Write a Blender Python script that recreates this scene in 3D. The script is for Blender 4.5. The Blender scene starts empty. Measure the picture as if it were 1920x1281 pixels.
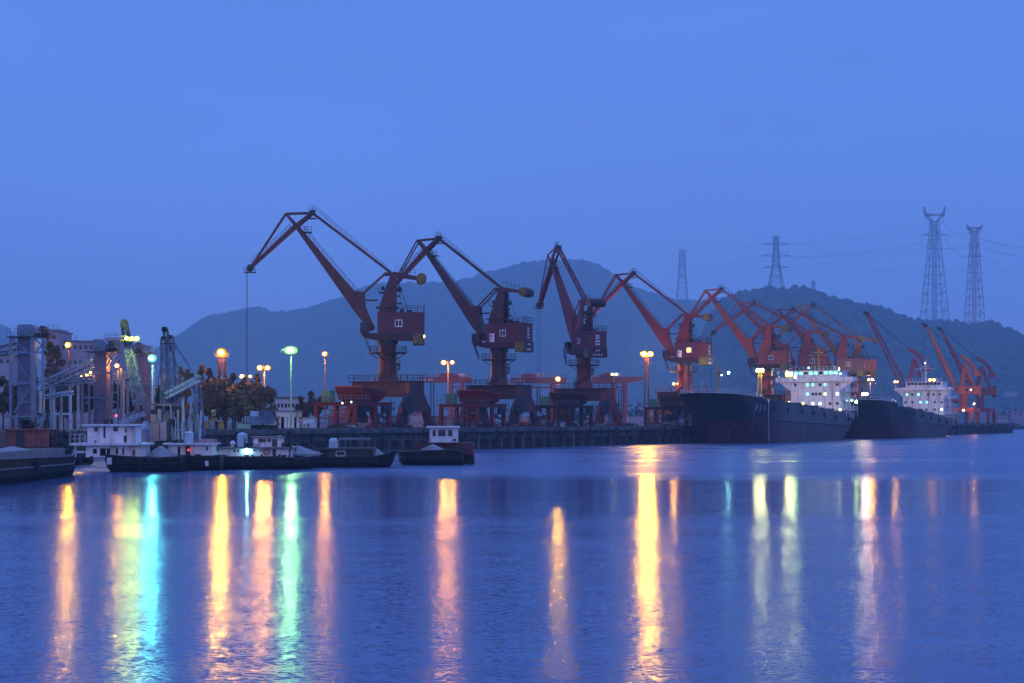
import bpy, math, random
from mathutils import Vector, Matrix, noise
from math import sin, cos, pi, radians

# ------------------------------------------------------------------ camera, sky, sun, exposure
SC = bpy.context.scene
COL = SC.collection
F = 2800.0            # focal length in photo pixels (photo is 1920 x 1281)
HZ = 787.0            # row of the horizon
CH = 5.8              # camera height over the water
cam_d = bpy.data.cameras.new("camera")
cam = bpy.data.objects.new("camera", cam_d)
COL.objects.link(cam)
cam_d.sensor_width = 36.0
cam_d.lens = F / 1920.0 * 36.0
cam_d.shift_y = (HZ - 640.5) / 1920.0
cam_d.clip_start = 0.5
cam_d.clip_end = 12000
cam.location = (0, 0, CH)
cam.rotation_euler = (radians(90), 0, 0)
SC.camera = cam

world = bpy.data.worlds.new("World")
SC.world = world
world.use_nodes = True
wn, wl = world.node_tree.nodes, world.node_tree.links
for n_ in list(wn):
    wn.remove(n_)
out = wn.new("ShaderNodeOutputWorld")
tc = wn.new("ShaderNodeTexCoord")
sky = wn.new("ShaderNodeTexSky")
sky.sky_type = 'NISHITA'
sky.sun_disc = False
sky.sun_elevation = radians(-3.0)
sky.sun_rotation = radians(200)
sep = wn.new("ShaderNodeSeparateXYZ")
wl.new(tc.outputs["Generated"], sep.inputs[0])
ramp = wn.new("ShaderNodeValToRGB")           # dusk colour by height above the horizon
wl.new(sep.outputs["Z"], ramp.inputs[0])
els = ramp.color_ramp.elements
els[0].position = 0.0
els[0].color = (0.185, 0.255, 0.67, 1)
els[1].position = 1.0
els[1].color = (0.21, 0.46, 1.55, 1)
for p_, c_ in ((0.06, (0.155, 0.25, 0.72, 1)), (0.16, (0.135, 0.285, 0.85, 1)), (0.30, (0.125, 0.275, 0.88, 1)), (0.6, (0.19, 0.42, 1.4, 1))):
    e_ = els.new(p_)
    e_.color = c_
# soft uneven high cloud
nz = wn.new("ShaderNodeTexNoise")
nz.inputs["Scale"].default_value = 1.6
nz.inputs["Detail"].default_value = 5
mp = wn.new("ShaderNodeMapping")
mp.inputs["Scale"].default_value = (1, 1, 5.0)
wl.new(tc.outputs["Generated"], mp.inputs[0])
wl.new(mp.outputs[0], nz.inputs["Vector"])
mr = wn.new("ShaderNodeMapRange")
mr.inputs["From Min"].default_value = 0.3
mr.inputs["From Max"].default_value = 0.7
mr.inputs["To Min"].default_value = 0.86
mr.inputs["To Max"].default_value = 1.07
wl.new(nz.outputs["Fac"], mr.inputs[0])
mul = wn.new("ShaderNodeVectorMath")
mul.operation = 'SCALE'
wl.new(ramp.outputs[0], mul.inputs[0])
wl.new(mr.outputs[0], mul.inputs["Scale"])
# the western sky, behind the camera, still holds a paler afterglow
wr = wn.new("ShaderNodeMapRange")
wr.inputs["From Min"].default_value = 0.1
wr.inputs["From Max"].default_value = -1.0
wr.inputs["To Min"].default_value = 0.0
wr.inputs["To Max"].default_value = 1.0
wl.new(sep.outputs["Y"], wr.inputs[0])
glow = wn.new("ShaderNodeMix")
glow.data_type = 'RGBA'
glow.inputs[7].default_value = (0.38, 0.45, 1.0, 1)
wl.new(wr.outputs[0], glow.inputs[0])
wl.new(mul.outputs[0], glow.inputs[6])
add = wn.new("ShaderNodeMix")
add.data_type = 'RGBA'
add.blend_type = 'ADD'
add.inputs[0].default_value = 0.06
wl.new(glow.outputs[2], add.inputs[6])
wl.new(sky.outputs[0], add.inputs[7])
bg = wn.new("ShaderNodeBackground")
bg.inputs[1].default_value = 1.0
wl.new(add.outputs[2], bg.inputs[0])
wl.new(bg.outputs[0], out.inputs[0])

sun_d = bpy.data.lights.new("sun", 'SUN')       # the last soft light from the west
sun_d.energy = 0.10
sun_d.angle = radians(30)
sun_d.color = (0.80, 0.82, 1.0)
sun = bpy.data.objects.new("sun", sun_d)
COL.objects.link(sun)
sun.rotation_euler = (radians(72), 0, radians(20))

SC.view_settings.view_transform = 'Standard'
SC.view_settings.look = 'None'
SC.view_settings.exposure = 0.0
SC.view_settings.gamma = 1.0
SC.render.film_transparent = False
cy = SC.cycles
cy.max_bounces = 5
cy.diffuse_bounces = 2
cy.glossy_bounces = 3
cy.volume_bounces = 2
cy.transparent_max_bounces = 6
cy.transmission_bounces = 2
cy.sample_clamp_indirect = 3.0
cy.use_denoising = True
cy.use_adaptive_sampling = True
cy.adaptive_threshold = 0.01
cy.caustics_reflective = False
cy.caustics_refractive = False

# ------------------------------------------------------------------ helpers
Z = Vector((0, 0, 1))
QD = Vector((0.533, 0.846, 0))       # along the quay, away from the camera
QN = Vector((0.846, -0.533, 0))      # from the quay out over the water
QYAW = math.atan2(QD.y, QD.x)


def P(px, py, D):
    return Vector(((px - 960.0) / F * D, D, CH + (HZ - py) / F * D))


def quay_pt(px, off=0.0, z=0.0):
    """the point of the quay line (moved off metres inland) that stands at column px"""
    k = (px - 960.0) / F
    c = -6.3 - 0.63 * 292.6 - off / 0.846
    D = c / (k - 0.63)
    return Vector((k * D, D, z))


MATS = {}


def mat(name, col, rough=0.6, metal=0.0, var=0.25, vscale=1.5, col2=None, amt2=0.0, s2=0.6, bump=0.0, bscale=8, streak=False, spec=0.5, streak_z=0.12):
    if name in MATS:
        return MATS[name]
    m = bpy.data.materials.new(name)
    m.use_nodes = True
    n, l = m.node_tree.nodes, m.node_tree.links
    b = n["Principled BSDF"]
    b.inputs["Roughness"].default_value = rough
    b.inputs["Metallic"].default_value = metal
    b.inputs["Specular IOR Level"].default_value = spec
    t = n.new("ShaderNodeTexCoord")
    nz = n.new("ShaderNodeTexNoise")
    nz.inputs["Scale"].default_value = vscale
    nz.inputs["Detail"].default_value = 6
    l.new(t.outputs["Object"], nz.inputs["Vector"])
    r = n.new("ShaderNodeMapRange")
    r.inputs["From Min"].default_value = 0.3
    r.inputs["From Max"].default_value = 0.7
    r.inputs["To Min"].default_value = 1 - var
    r.inputs["To Max"].default_value = 1 + var
    l.new(nz.outputs["Fac"], r.inputs[0])
    sc_ = n.new("ShaderNodeVectorMath")
    sc_.operation = 'SCALE'
    sc_.inputs[0].default_value = col[:3]
    l.new(r.outputs[0], sc_.inputs["Scale"])
    last = sc_.outputs[0]
    if col2 is not None:
        mp = n.new("ShaderNodeMapping")
        mp.inputs["Scale"].default_value = (1, 1, streak_z) if streak else (1, 1, 1)
        l.new(t.outputs["Object"], mp.inputs[0])
        n2 = n.new("ShaderNodeTexNoise")
        n2.inputs["Scale"].default_value = s2
        n2.inputs["Detail"].default_value = 7
        n2.inputs["Roughness"].default_value = 0.65
        l.new(mp.outputs[0], n2.inputs["Vector"])
        r2 = n.new("ShaderNodeMapRange")
        r2.inputs["From Min"].default_value = 0.62 - 0.25 * amt2
        r2.inputs["From Max"].default_value = 0.78 - 0.25 * amt2
        l.new(n2.outputs["Fac"], r2.inputs[0])
        mx = n.new("ShaderNodeMix")
        mx.data_type = 'RGBA'
        l.new(r2.outputs[0], mx.inputs[0])
        l.new(last, mx.inputs[6])
        mx.inputs[7].default_value = (*col2[:3], 1)
        last = mx.outputs[2]
    l.new(last, b.inputs["Base Color"])
    if bump:
        n3 = n.new("ShaderNodeTexNoise")
        n3.inputs["Scale"].default_value = bscale
        n3.inputs["Detail"].default_value = 5
        l.new(t.outputs["Object"], n3.inputs["Vector"])
        bp = n.new("ShaderNodeBump")
        bp.inputs["Strength"].default_value = 0.6
        bp.inputs["Distance"].default_value = bump
        l.new(n3.outputs["Fac"], bp.inputs["Height"])
        l.new(bp.outputs[0], b.inputs["Normal"])
    MATS[name] = m
    return m


def emit(name, col, strength):
    if name in MATS:
        return MATS[name]
    m = bpy.data.materials.new(name)
    m.use_nodes = True
    n, l = m.node_tree.nodes, m.node_tree.links
    n.clear()
    o = n.new("ShaderNodeOutputMaterial")
    e = n.new("ShaderNodeEmission")
    e.inputs[0].default_value = (*col, 1)
    e.inputs[1].default_value = strength
    l.new(e.outputs[0], o.inputs[0])
    MATS[name] = m
    return m


class MB:
    def __init__(s, M=None):
        s.v, s.f, s.M = [], [], M

    def add(s, vs, fs):
        k = len(s.v)
        s.v += [(s.M @ Vector(p)) if s.M is not None else Vector(p) for p in vs]
        s.f += [tuple(i + k for i in f) for f in fs]
        return s

    def box(s, c, d, rz=0.0):
        c = Vector(c)
        hx, hy, hz = d[0] / 2, d[1] / 2, d[2] / 2
        R = Matrix.Rotation(rz, 3, 'Z')
        vs = [c + R @ Vector((x * hx, y * hy, z * hz)) for x in (-1, 1) for y in (-1, 1) for z in (-1, 1)]
        return s.add(vs, [(0, 1, 3, 2), (4, 6, 7, 5), (0, 4, 5, 1), (2, 3, 7, 6), (0, 2, 6, 4), (1, 5, 7, 3)])

    def b2(s, a, b):
        """box between two opposite corners"""
        a, b = Vector(a), Vector(b)
        return s.box((a + b) / 2, (abs(b.x - a.x), abs(b.y - a.y), abs(b.z - a.z)))

    def bar(s, p, q, w=0.1, h=None, w2=None, h2=None, up=Z):
        p, q = Vector(p), Vector(q)
        h = w if h is None else h
        w2 = w if w2 is None else w2
        h2 = h if h2 is None else h2
        d = (q - p)
        if d.length < 1e-6:
            return s
        d.normalize()
        a = d.cross(up)
        if a.length < 1e-3:
            a = d.cross(Vector((0, 1, 0)))
        a.normalize()
        b = a.cross(d)
        vs = []
        for o, ww, hh in ((p, w, h), (q, w2, h2)):
            for x, y in ((-1, -1), (1, -1), (1, 1), (-1, 1)):
                vs.append(o + a * (x * ww / 2) + b * (y * hh / 2))
        return s.add(vs, [(0, 1, 2, 3), (7, 6, 5, 4), (0, 4, 5, 1), (1, 5, 6, 2), (2, 6, 7, 3), (3, 7, 4, 0)])

    def cyl(s, p, q, r, r2=None, n=12):
        p, q = Vector(p), Vector(q)
        r2 = r if r2 is None else r2
        d = (q - p).normalized()
        a = d.cross(Z)
        if a.length < 1e-3:
            a = Vector((1, 0, 0))
        a.normalize()
        b = d.cross(a)
        vs, fs = [], []
        for o, rr in ((p, r), (q, r2)):
            for i in range(n):
                t = 2 * pi * i / n
                vs.append(o + a * (cos(t) * rr) + b * (sin(t) * rr))
        for i in range(n):
            j = (i + 1) % n
            fs.append((i, j, n + j, n + i))
        fs.append(tuple(range(n - 1, -1, -1)))
        fs.append(tuple(range(n, 2 * n)))
        return s.add(vs, fs)

    def prism(s, pts, ext):
        pts = [Vector(p) for p in pts]
        e = Vector(ext)
        n = len(pts)
        fs = [(i, (i + 1) % n, n + (i + 1) % n, n + i) for i in range(n)]
        fs += [tuple(range(n - 1, -1, -1)), tuple(range(n, 2 * n))]
        return s.add(pts + [p + e for p in pts], fs)

    def loft(s, rings, close=False, caps=True):
        n = len(rings[0])
        vs = [p for r in rings for p in r]
        fs = []
        m = n if close else n - 1
        for k in range(len(rings) - 1):
            for i in range(m):
                j = (i + 1) % n
                fs.append((k * n + i, k * n + j, (k + 1) * n + j, (k + 1) * n + i))
        if caps:
            fs += [tuple(range(n - 1, -1, -1)), tuple(range((len(rings) - 1) * n, len(rings) * n))]
        return s.add(vs, fs)

    def ball(s, c, r, n=8, sx=1, sy=1, sz=1):
        c = Vector(c)
        rings = []
        for i in range(1, n):
            t = pi * i / n
            rings.append([c + Vector((sx * r * sin(t) * cos(2 * pi * j / n), sy * r * sin(t) * sin(2 * pi * j / n), sz * r * cos(t))) for j in range(n)])
        return s.loft(rings, close=True)

    def truss(s, p, q, w, h, bays, t=0.1, w2=None, h2=None, up=Z, tb=None):
        """lattice box girder"""
        p, q = Vector(p), Vector(q)
        w2 = w if w2 is None else w2
        h2 = h if h2 is None else h2
        tb = t * 0.65 if tb is None else tb
        d = (q - p).normalized()
        a = d.cross(up)
        if a.length < 1e-3:
            a = d.cross(Vector((0, 1, 0)))
        a.normalize()
        b = a.cross(d)

        def cs(k):
            f = k / bays
            o = p.lerp(q, f)
            ww, hh = w + (w2 - w) * f, h + (h2 - h) * f
            return [o + a * (x * ww / 2) + b * (y * hh / 2) for x, y in ((-1, -1), (1, -1), (1, 1), (-1, 1))]
        prev = cs(0)
        for k in range(1, bays + 1):
            cur = cs(k)
            for i in range(4):
                j = (i + 1) % 4
                s.bar(prev[i], cur[i], t)
                if k % 2:
                    s.bar(prev[i], cur[j], tb)
                else:
                    s.bar(prev[j], cur[i], tb)
                s.bar(cur[i], cur[j], tb)
            prev = cur
        return s

    def rail(s, pts, h=1.1, step=2.0, t=0.06):
        pts = [Vector(p) for p in pts]
        for p, q in zip(pts, pts[1:]):
            L = (q - p).length
            n = max(1, int(round(L / step)))
            for i in range(n + 1):
                o = p.lerp(q, i / n)
                s.bar(o, o + Z * h, t)
            s.bar(p + Z * h, q + Z * h, t)
            s.bar(p + Z * h * 0.5, q + Z * h * 0.5, t * 0.8)
        return s

    def build(s, name, m, parent=None, smooth=False, label=None):
        me = bpy.data.meshes.new(name)
        me.from_pydata([tuple(v) for v in s.v], [], s.f)
        me.materials.append(m)
        me.update()
        if smooth:
            for p_ in me.polygons:
                p_.use_smooth = True
        o = bpy.data.objects.new(name, me)
        COL.objects.link(o)
        if parent is not None:
            o.parent = parent
        if label:
            o["label"] = label
        return o


def tag(o, label, cat, group=None, kind=None):
    o["label"] = label
    o["category"] = cat
    if group:
        o["group"] = group
    if kind:
        o["kind"] = kind
    return o


def thing(name, loc, label, cat, group=None, rz=0.0):
    o = bpy.data.objects.new(name, None)
    o.empty_display_size = 0.5
    COL.objects.link(o)
    o.location = loc
    o.rotation_euler = (0, 0, rz)
    return tag(o, label, cat, group)


def copy_thing(src, loc, label, rz=None):
    r = src.copy()
    COL.objects.link(r)
    r.location = loc
    if rz is not None:
        r.rotation_euler = (0, 0, rz)
    r["label"] = label
    for c in list(src.children):
        d = c.copy()
        COL.objects.link(d)
        d.parent = r
        for g in list(c.children):
            e = g.copy()
            COL.objects.link(e)
            e.parent = d
    return r


RND = random.Random(7)

# materials
red = mat("crane_red_paint", (0.062, 0.0045, 0.007), 0.5, var=0.3, col2=(0.10, 0.035, 0.025), amt2=0.6, streak=True)
orange = mat("orange_and_lamplit_paint", (0.46, 0.055, 0.02), 0.5, var=0.3, col2=(0.20, 0.05, 0.03), amt2=0.65, streak=True)  # plain orange gear; on the crane it paints lamp light into the colour
darkred = mat("dark_red_steel", (0.045, 0.006, 0.008), 0.55, var=0.3, col2=(0.05, 0.02, 0.018), amt2=0.3)
black = mat("black_steel", (0.018, 0.018, 0.022), 0.6, var=0.3)
grey = mat("grey_steel", (0.16, 0.17, 0.19), 0.5, var=0.3, col2=(0.12, 0.07, 0.05), amt2=0.2)
bluegrey = mat("bluegrey_paint", (0.13, 0.17, 0.27), 0.5, var=0.3, col2=(0.10, 0.08, 0.09), amt2=0.3, streak=True)
bluepale = mat("pale_blue_paint", (0.30, 0.38, 0.55), 0.5, var=0.25, col2=(0.16, 0.14, 0.14), amt2=0.25, streak=True)
purple = mat("mauve_cladding", (0.12, 0.095, 0.19), 0.55, var=0.3, col2=(0.07, 0.05, 0.07), amt2=0.35, streak=True)
white = mat("white_paint", (0.62, 0.63, 0.66), 0.5, var=0.12, col2=(0.33, 0.24, 0.2), amt2=0.22, s2=1.4, streak=True)
shipwhite = mat("ship_white_paint", (0.84, 0.78, 0.80), 0.5, var=0.10, vscale=0.6, col2=(0.42, 0.26, 0.22), amt2=0.42, s2=0.9, streak=True)
rusty = mat("rusty_red_box", (0.24, 0.06, 0.045), 0.7, var=0.35, col2=(0.10, 0.04, 0.03), amt2=0.5, streak=True)
yellow = mat("yellow_paint", (0.42, 0.25, 0.03), 0.5, var=0.25)
green = mat("green_cabinet", (0.07, 0.25, 0.13), 0.5, var=0.25)
glass = mat("dark_glass", (0.012, 0.015, 0.02), 0.12, var=0.1)
concrete = mat("quay_concrete", (0.10, 0.105, 0.115), 0.85, var=0.35, vscale=0.8, col2=(0.035, 0.037, 0.042), amt2=0.7, s2=0.5, streak=True, bump=0.05, streak_z=0.5)
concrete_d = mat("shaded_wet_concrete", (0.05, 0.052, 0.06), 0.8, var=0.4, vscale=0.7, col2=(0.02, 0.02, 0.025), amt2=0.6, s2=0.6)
yard = mat("yard_ground", (0.11, 0.095, 0.09), 0.9, var=0.4, vscale=0.15, col2=(0.05, 0.045, 0.045), amt2=0.5, s2=0.06)
sand = mat("aggregate_heap", (0.28, 0.27, 0.28), 0.95, var=0.3, vscale=2.5, bump=0.12, bscale=5)
hullblack = mat("black_hull_paint", (0.010, 0.010, 0.013), 0.6, var=0.4, col2=(0.035, 0.025, 0.022), amt2=0.4, s2=1.2, streak=True, spec=0.2)
hullred = mat("red_hull_paint", (0.10, 0.022, 0.028), 0.6, var=0.35, col2=(0.04, 0.02, 0.025), amt2=0.5, s2=0.5, streak=True)
wood = mat("dark_wood", (0.06, 0.04, 0.03), 0.8, var=0.3)
rubber = mat("tyre_rubber", (0.012, 0.012, 0.012), 0.8)
rope = mat("steel_rope", (0.03, 0.03, 0.035), 0.5)
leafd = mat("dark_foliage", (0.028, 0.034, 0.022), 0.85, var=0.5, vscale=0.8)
leafb = mat("lamplit_brown_foliage", (0.13, 0.075, 0.045), 0.85, var=0.5, vscale=0.8)  # orange lamp light on the trees painted into the leaf colour
leafg = mat("hillside_forest", (0.03, 0.045, 0.028), 0.95, var=0.85, vscale=0.05, col2=(0.045, 0.05, 0.03), amt2=0.5, s2=0.02)
bark = mat("bark", (0.05, 0.04, 0.035), 0.9)
hazard = mat("hazard_yellow", (0.30, 0.20, 0.03), 0.55, var=0.3, vscale=3, col2=(0.03, 0.025, 0.02), amt2=0.8, s2=3.0)

# emitters
E_OR = emit("sodium_lamp_light", (1.0, 0.44, 0.015), 1950)
E_OR2 = emit("soft_sodium_light", (1.0, 0.36, 0.04), 1150)
E_WH = emit("warm_white_light", (1.0, 0.82, 0.55), 330)
E_GR = emit("green_flood_light", (0.36, 1.0, 0.30), 600)
E_YG = emit("yellow_green_light", (0.72, 1.0, 0.12), 1100)
E_CY = emit("cyan_flood_light", (0.12, 0.85, 1.0), 1500)
E_YL = emit("yellow_work_light", (0.95, 0.95, 0.35), 560)
E_TQ = emit("turquoise_cabin_light", (0.2, 0.9, 0.75), 2.5)
E_WN = emit("lit_window", (1.0, 0.55, 0.12), 3.0)
E_RD = emit("red_marker_light", (1.0, 0.05, 0.12), 6)
# ------------------------------------------------------------------ water
def make_water():
    m = bpy.data.materials.new("river_water")
    m.use_nodes = True
    n, l = m.node_tree.nodes, m.node_tree.links
    b = n["Principled BSDF"]
    b.inputs["Base Color"].default_value = (0.078, 0.118, 0.225, 1)
    b.inputs["IOR"].default_value = 1.333
    g = n.new("ShaderNodeNewGeometry")

    def nse(scale3, detail, rough=0.5):
        mp = n.new("ShaderNodeMapping")
        mp.inputs["Scale"].default_value = scale3
        l.new(g.outputs["Position"], mp.inputs[0])
        t = n.new("ShaderNodeTexNoise")
        t.inputs["Scale"].default_value = 1.0
        t.inputs["Detail"].default_value = detail
        t.inputs["Roughness"].default_value = rough
        l.new(mp.outputs[0], t.inputs["Vector"])
        return t

    def sub(sock, c=0.5):
        v = n.new("ShaderNodeVectorMath")
        v.operation = 'SUBTRACT'
        l.new(sock, v.inputs[0])
        v.inputs[1].default_value = (c, c, c)
        return v.outputs[0]

    def scl(sock, val=None, vs=None):
        v = n.new("ShaderNodeVectorMath")
        v.operation = 'SCALE'
        l.new(sock, v.inputs[0])
        if vs is not None:
            l.new(vs, v.inputs["Scale"])
        else:
            v.inputs["Scale"].default_value = val
        return v.outputs[0]

    def vadd(a, c):
        v = n.new("ShaderNodeVectorMath")
        v.operation = 'ADD'
        l.new(a, v.inputs[0])
        if isinstance(c, tuple):
            v.inputs[1].default_value = c
        else:
            l.new(c, v.inputs[1])
        return v.outputs[0]

    def mrange(sock, a, b_, c, d, smooth=True):
        r = n.new("ShaderNodeMapRange")
        if smooth:
            r.interpolation_type = 'SMOOTHSTEP'
        for k, v in (("From Min", a), ("From Max", b_), ("To Min", c), ("To Max", d)):
            r.inputs[k].default_value = v
        l.new(sock, r.inputs[0])
        return r.outputs[0]

    def mth(op, a, c):
        v = n.new("ShaderNodeMath")
        v.operation = op
        for i, q in enumerate((a, c)):
            if isinstance(q, float):
                v.inputs[i].default_value = q
            else:
                l.new(q, v.inputs[i])
        return v.outputs[0]
    sp = n.new("ShaderNodeSeparateXYZ")
    l.new(g.outputs["Position"], sp.inputs[0])
    # long slicks: calm bands across the river
    slick = nse((0.006, 0.055, 1), 4, 0.6)
    wob = mth('MULTIPLY', mth('SUBTRACT', nse((0.012, 0.02, 1), 3).outputs["Fac"], 0.5), 26.0)
    yy = mth('ADD', sp.outputs["Y"], wob)
    z1 = mrange(yy, 84.0, 96.0, 0.0, 1.0)
    z2 = mrange(yy, 140.0, 152.0, 1.0, 0.0)
    calm = mth('MULTIPLY', mth('MULTIPLY', z1, z2), mrange(slick.outputs["Fac"], 0.42, 0.6, 0.55, 1.0))
    rough_amp = mth('SUBTRACT', 1.0, mth('MULTIPLY', calm, 0.62))
    patch = mth('MULTIPLY', mrange(slick.outputs["Fac"], 0.35, 0.65, 0.72, 1.2), mrange(yy, 140.0, 170.0, 1.0, 2.1))
    amp = mth('MULTIPLY', rough_amp, patch)
    fine = nse((5.5, 9.5, 1), 2, 0.6)
    mid = nse((0.10, 0.8, 1), 2, 0.5)
    a1 = scl(sub(fine.outputs["Color"]), vs=mth('MULTIPLY', amp, WATER_FINE))
    a2 = scl(sub(mid.outputs["Color"]), vs=mth('MULTIPLY', amp, WATER_MID))
    tot = vadd(a1, a2)
    fl = n.new("ShaderNodeVectorMath")
    fl.operation = 'MULTIPLY'
    l.new(tot, fl.inputs[0])
    fl.inputs[1].default_value = (0.62, 1.7, 0)
    nn = vadd(fl.outputs[0], (0, 0, 1))
    nm = n.new("ShaderNodeVectorMath")
    nm.operation = 'NORMALIZE'
    l.new(nn, nm.inputs[0])
    l.new(nm.outputs[0], b.inputs["Normal"])
    l.new(mth('ADD', mth('MULTIPLY', amp, 0.125), 0.05), b.inputs["Roughness"])
    mb = MB()
    mb.add([(-2400, -60, 0), (3000, -60, 0), (3000, 5900, 0), (-2400, 5900, 0)], [(0, 1, 2, 3)])
    w = mb.build("water", m)
    tag(w, "calm blue river water streaked with lamp reflections", "water", kind="structure")


WATER_FINE = 0.33
WATER_MID = 0.06
make_water()

# ------------------------------------------------------------------ land
GZ = 4.1
qa = Vector((-47.5, 227.3, 0))
qb = quay_pt(1904, 0)


def land():
    mb = MB()
    top = [(-1690, 228, GZ), (qa.x, 227.3, GZ)]
    a2 = Vector((qa.x, qa.y, GZ)) - QN * 1.6
    b2 = Vector((qb.x, qb.y, GZ)) - QN * 1.6
    top = [(-2390, 228.5, GZ), (a2.x - 0.2, 228.5, GZ), (a2.x, a2.y, GZ), (b2.x, b2.y, GZ), (b2.x - 45, b2.y + 32, GZ), (120, 900, GZ), (115, 5890, GZ), (-2390, 5890, GZ)]
    n = len(top)
    bot = [(x, y, -1.5) for x, y, z in top]
    mb.add(top + bot, [tuple(range(n))] + [(i, n + i, n + (i + 1) % n, (i + 1) % n) for i in range(n)])
    o = mb.build("ground", yard)
    tag(o, "dusty concrete yard behind the quay edge", "ground", kind="structure")
    mb = MB()
    top = [(118.0, 905, 2.3), (400, 880, 2.3), (2990, 960, 2.3), (2990, 5890, 2.3), (118.0, 5890, 2.3)]
    n = len(top)
    mb.add(top + [(x, y, -1.4) for x, y, z in top], [tuple(range(n))] + [(i, n + i, n + (i + 1) % n, (i + 1) % n) for i in range(n)])
    tag(mb.build("far_shore", concrete_d), "low dark far river bank at the right", "shore", kind="structure")


land()


def interp(prof, x):
    if x <= prof[0][0]:
        return prof[0][1]
    for (a, b), (c, d) in zip(prof, prof[1:]):
        if x <= c:
            return b + (d - b) * (x - a) / (c - a)
    return prof[-1][1]


def hill(name, label, prof, Dr, Wf, Wb, dx, dy, canopy, amp, seed, px0, px1):
    x0, x1 = (px0 - 960) / F * Dr, (px1 - 960) / F * Dr
    nx = int((x1 - x0) / dx)
    rows = [Dr - Wf + i * dy for i in range(int((Wf + Wb) / dy) + 1)]
    mb = MB()
    vs = []
    for y in rows:
        t = (y - (Dr - Wf)) / Wf if y < Dr else 1 - (y - Dr) / Wb * 0.9
        t = max(0.0, min(1.0, t))
        f = t * t * (3 - 2 * t) * 0.35 + t * 0.65 if y < Dr else t
        for i in range(nx + 1):
            x = x0 + i * dx
            px = 960 + x * F / Dr
            h = CH + (HZ - interp(prof, px)) / F * Dr
            und = noise.noise(Vector((x * 0.003, y * 0.003, seed))) * 0.16 * (1 - t) * h
            z = (h - amp * 0.8) * f + und * t * 2
            jx, jy = x + noise.noise(Vector((x * 0.3, y * 0.3, 5))) * dx * 0.8, y
            d = noise.voronoi(Vector((x / canopy, y / canopy, seed)))[0][0]
            z += amp * (1.0 - min(1.0, d * 1.25) ** 2) * min(1, f * 12) + noise.noise(Vector((x * 0.18, y * 0.18, 1))) * amp * 0.25
            vs.append((jx, jy, z if f > 0.005 else -1.0))
    w = nx + 1
    fs = []
    for r in range(len(rows) - 1):
        for i in range(nx):
            a = r * w + i
            fs.append((a, a + 1, a + w + 1, a + w))
    mb.add(vs, fs)
    o = mb.build(name, leafg)
    return tag(o, label, "hill", kind="structure")


PROF_FAR = [(-60, 596), (0, 604), (16, 612), (30, 640), (60, 690), (150, 740), (280, 740), (325, 690), (340, 650), (352, 628), (375, 606), (395, 590), (430, 585), (460, 578), (485, 574), (510, 582),
            (540, 583), (580, 575), (620, 562), (650, 552), (680, 537), (707, 529.6), (757, 528), (847, 528), (877, 520), (906, 510), (945, 502), (974, 493),
            (1003, 486.6), (1030, 485), (1061, 485), (1091, 486), (1124, 495), (1147, 511), (1186, 536), (1206, 543.5), (1254, 555.6), (1265, 561), (1315, 562), (1400, 568),
            (1500, 590), (1600, 620), (1980, 700)]
PROF_NEAR = [(1240, 785), (1290, 690), (1330, 590), (1352, 560), (1371, 551), (1394, 543), (1412, 541), (1442, 536.5), (1502, 536), (1532, 544), (1562, 558), (1581, 562), (1607, 569), (1630, 571), (1649, 574),
             (1666, 584), (1694, 593), (1726, 600), (1783, 600), (1800, 604), (1858, 601), (1881, 616), (1900, 628), (1930, 640), (2000, 665)]
hill("distant_hill", "long forested hill with a rounded summit behind the cranes", PROF_FAR, 4800.0, 1500, 900, 6.2, 15.0, 20.0, 11, 3.1, -60, 1980)
hill("near_hill", "darker wooded hill carrying the pylons at the right", PROF_NEAR, 2900.0, 800, 500, 3.4, 7.5, 19, 17, 8.7, 1240, 2000)


def haze():
    mb = MB().b2((-2410, -70, -3.0), (3010, 5910, 560))
    m = bpy.data.materials.new("evening_air")
    m.use_nodes = True
    n, l = m.node_tree.nodes, m.node_tree.links
    n.clear()
    o = n.new("ShaderNodeOutputMaterial")
    v = n.new("ShaderNodeVolumePrincipled")
    v.inputs["Color"].default_value = (0.64, 0.90, 1.0, 1)
    v.inputs["Density"].default_value = 0.00020
    v.inputs["Anisotropy"].default_value = 0.35
    l.new(v.outputs[0], o.inputs["Volume"])
    ob = mb.build("haze", m)
    tag(ob, "thin blue evening haze over the river port", "haze", kind="stuff")
    ob.display_type = 'WIRE'


haze()
# ------------------------------------------------------------------ quay
def quay():
    root = thing("quay_wall", (qa.x, qa.y, 0), "long grey concrete quay wall on close-set piles under the cranes", "quay", rz=QYAW)
    L = (Vector((qb.x, qb.y, 0)) - qa).length
    MB().b2((0, -1.6, 3.45), (L, 0, GZ)).build("deck_edge", concrete, root)
    MB().b2((0, -0.15, GZ + 0.003), (L, -0.45, GZ + 0.28)).build("kerb", concrete, root)
    MB().b2((0, 1.2, -1.3), (L, 1.55, 3.45)).build("back_wall", concrete_d, root)
    n = 0
    x = 1.0
    while x < L and n < 96:
        w = 0.75
        MB().b2((x, -0.55, -1.0), (x + w, 0.35, 3.45)).build("pile", concrete, root)
        n += 1
        step = 4.15 if n < 60 else 7.5
        x += step
    k = 0
    x = 1.0 + 0.75
    mb = MB()
    while x < L - 5:
        mb.b2((x, -0.2, 2.05), (x + 4.15 - 0.75, 0.2, 3.45))
        x += 4.15
    mb.build("panel", concrete, root)
    mb = MB()
    x = 6.0
    while x < L:
        mb.b2((x, -1.9, 1.2), (x + 0.35, -1.6, 3.9))
        x += 12.45
    mb.build("fender", rubber, root)


quay()

# ------------------------------------------------------------------ level luffing portal cranes
KA = dict(tip=(25.6, 30.3), strut=(19.1, 40.4), peak=(14.1, 40.6), piv=(17.07, 38.1))
KB = dict(tip=(28.0, 29.2), strut=(20.5, 38.2), peak=(15.6, 38.0), piv=(18.6, 35.6))


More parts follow.
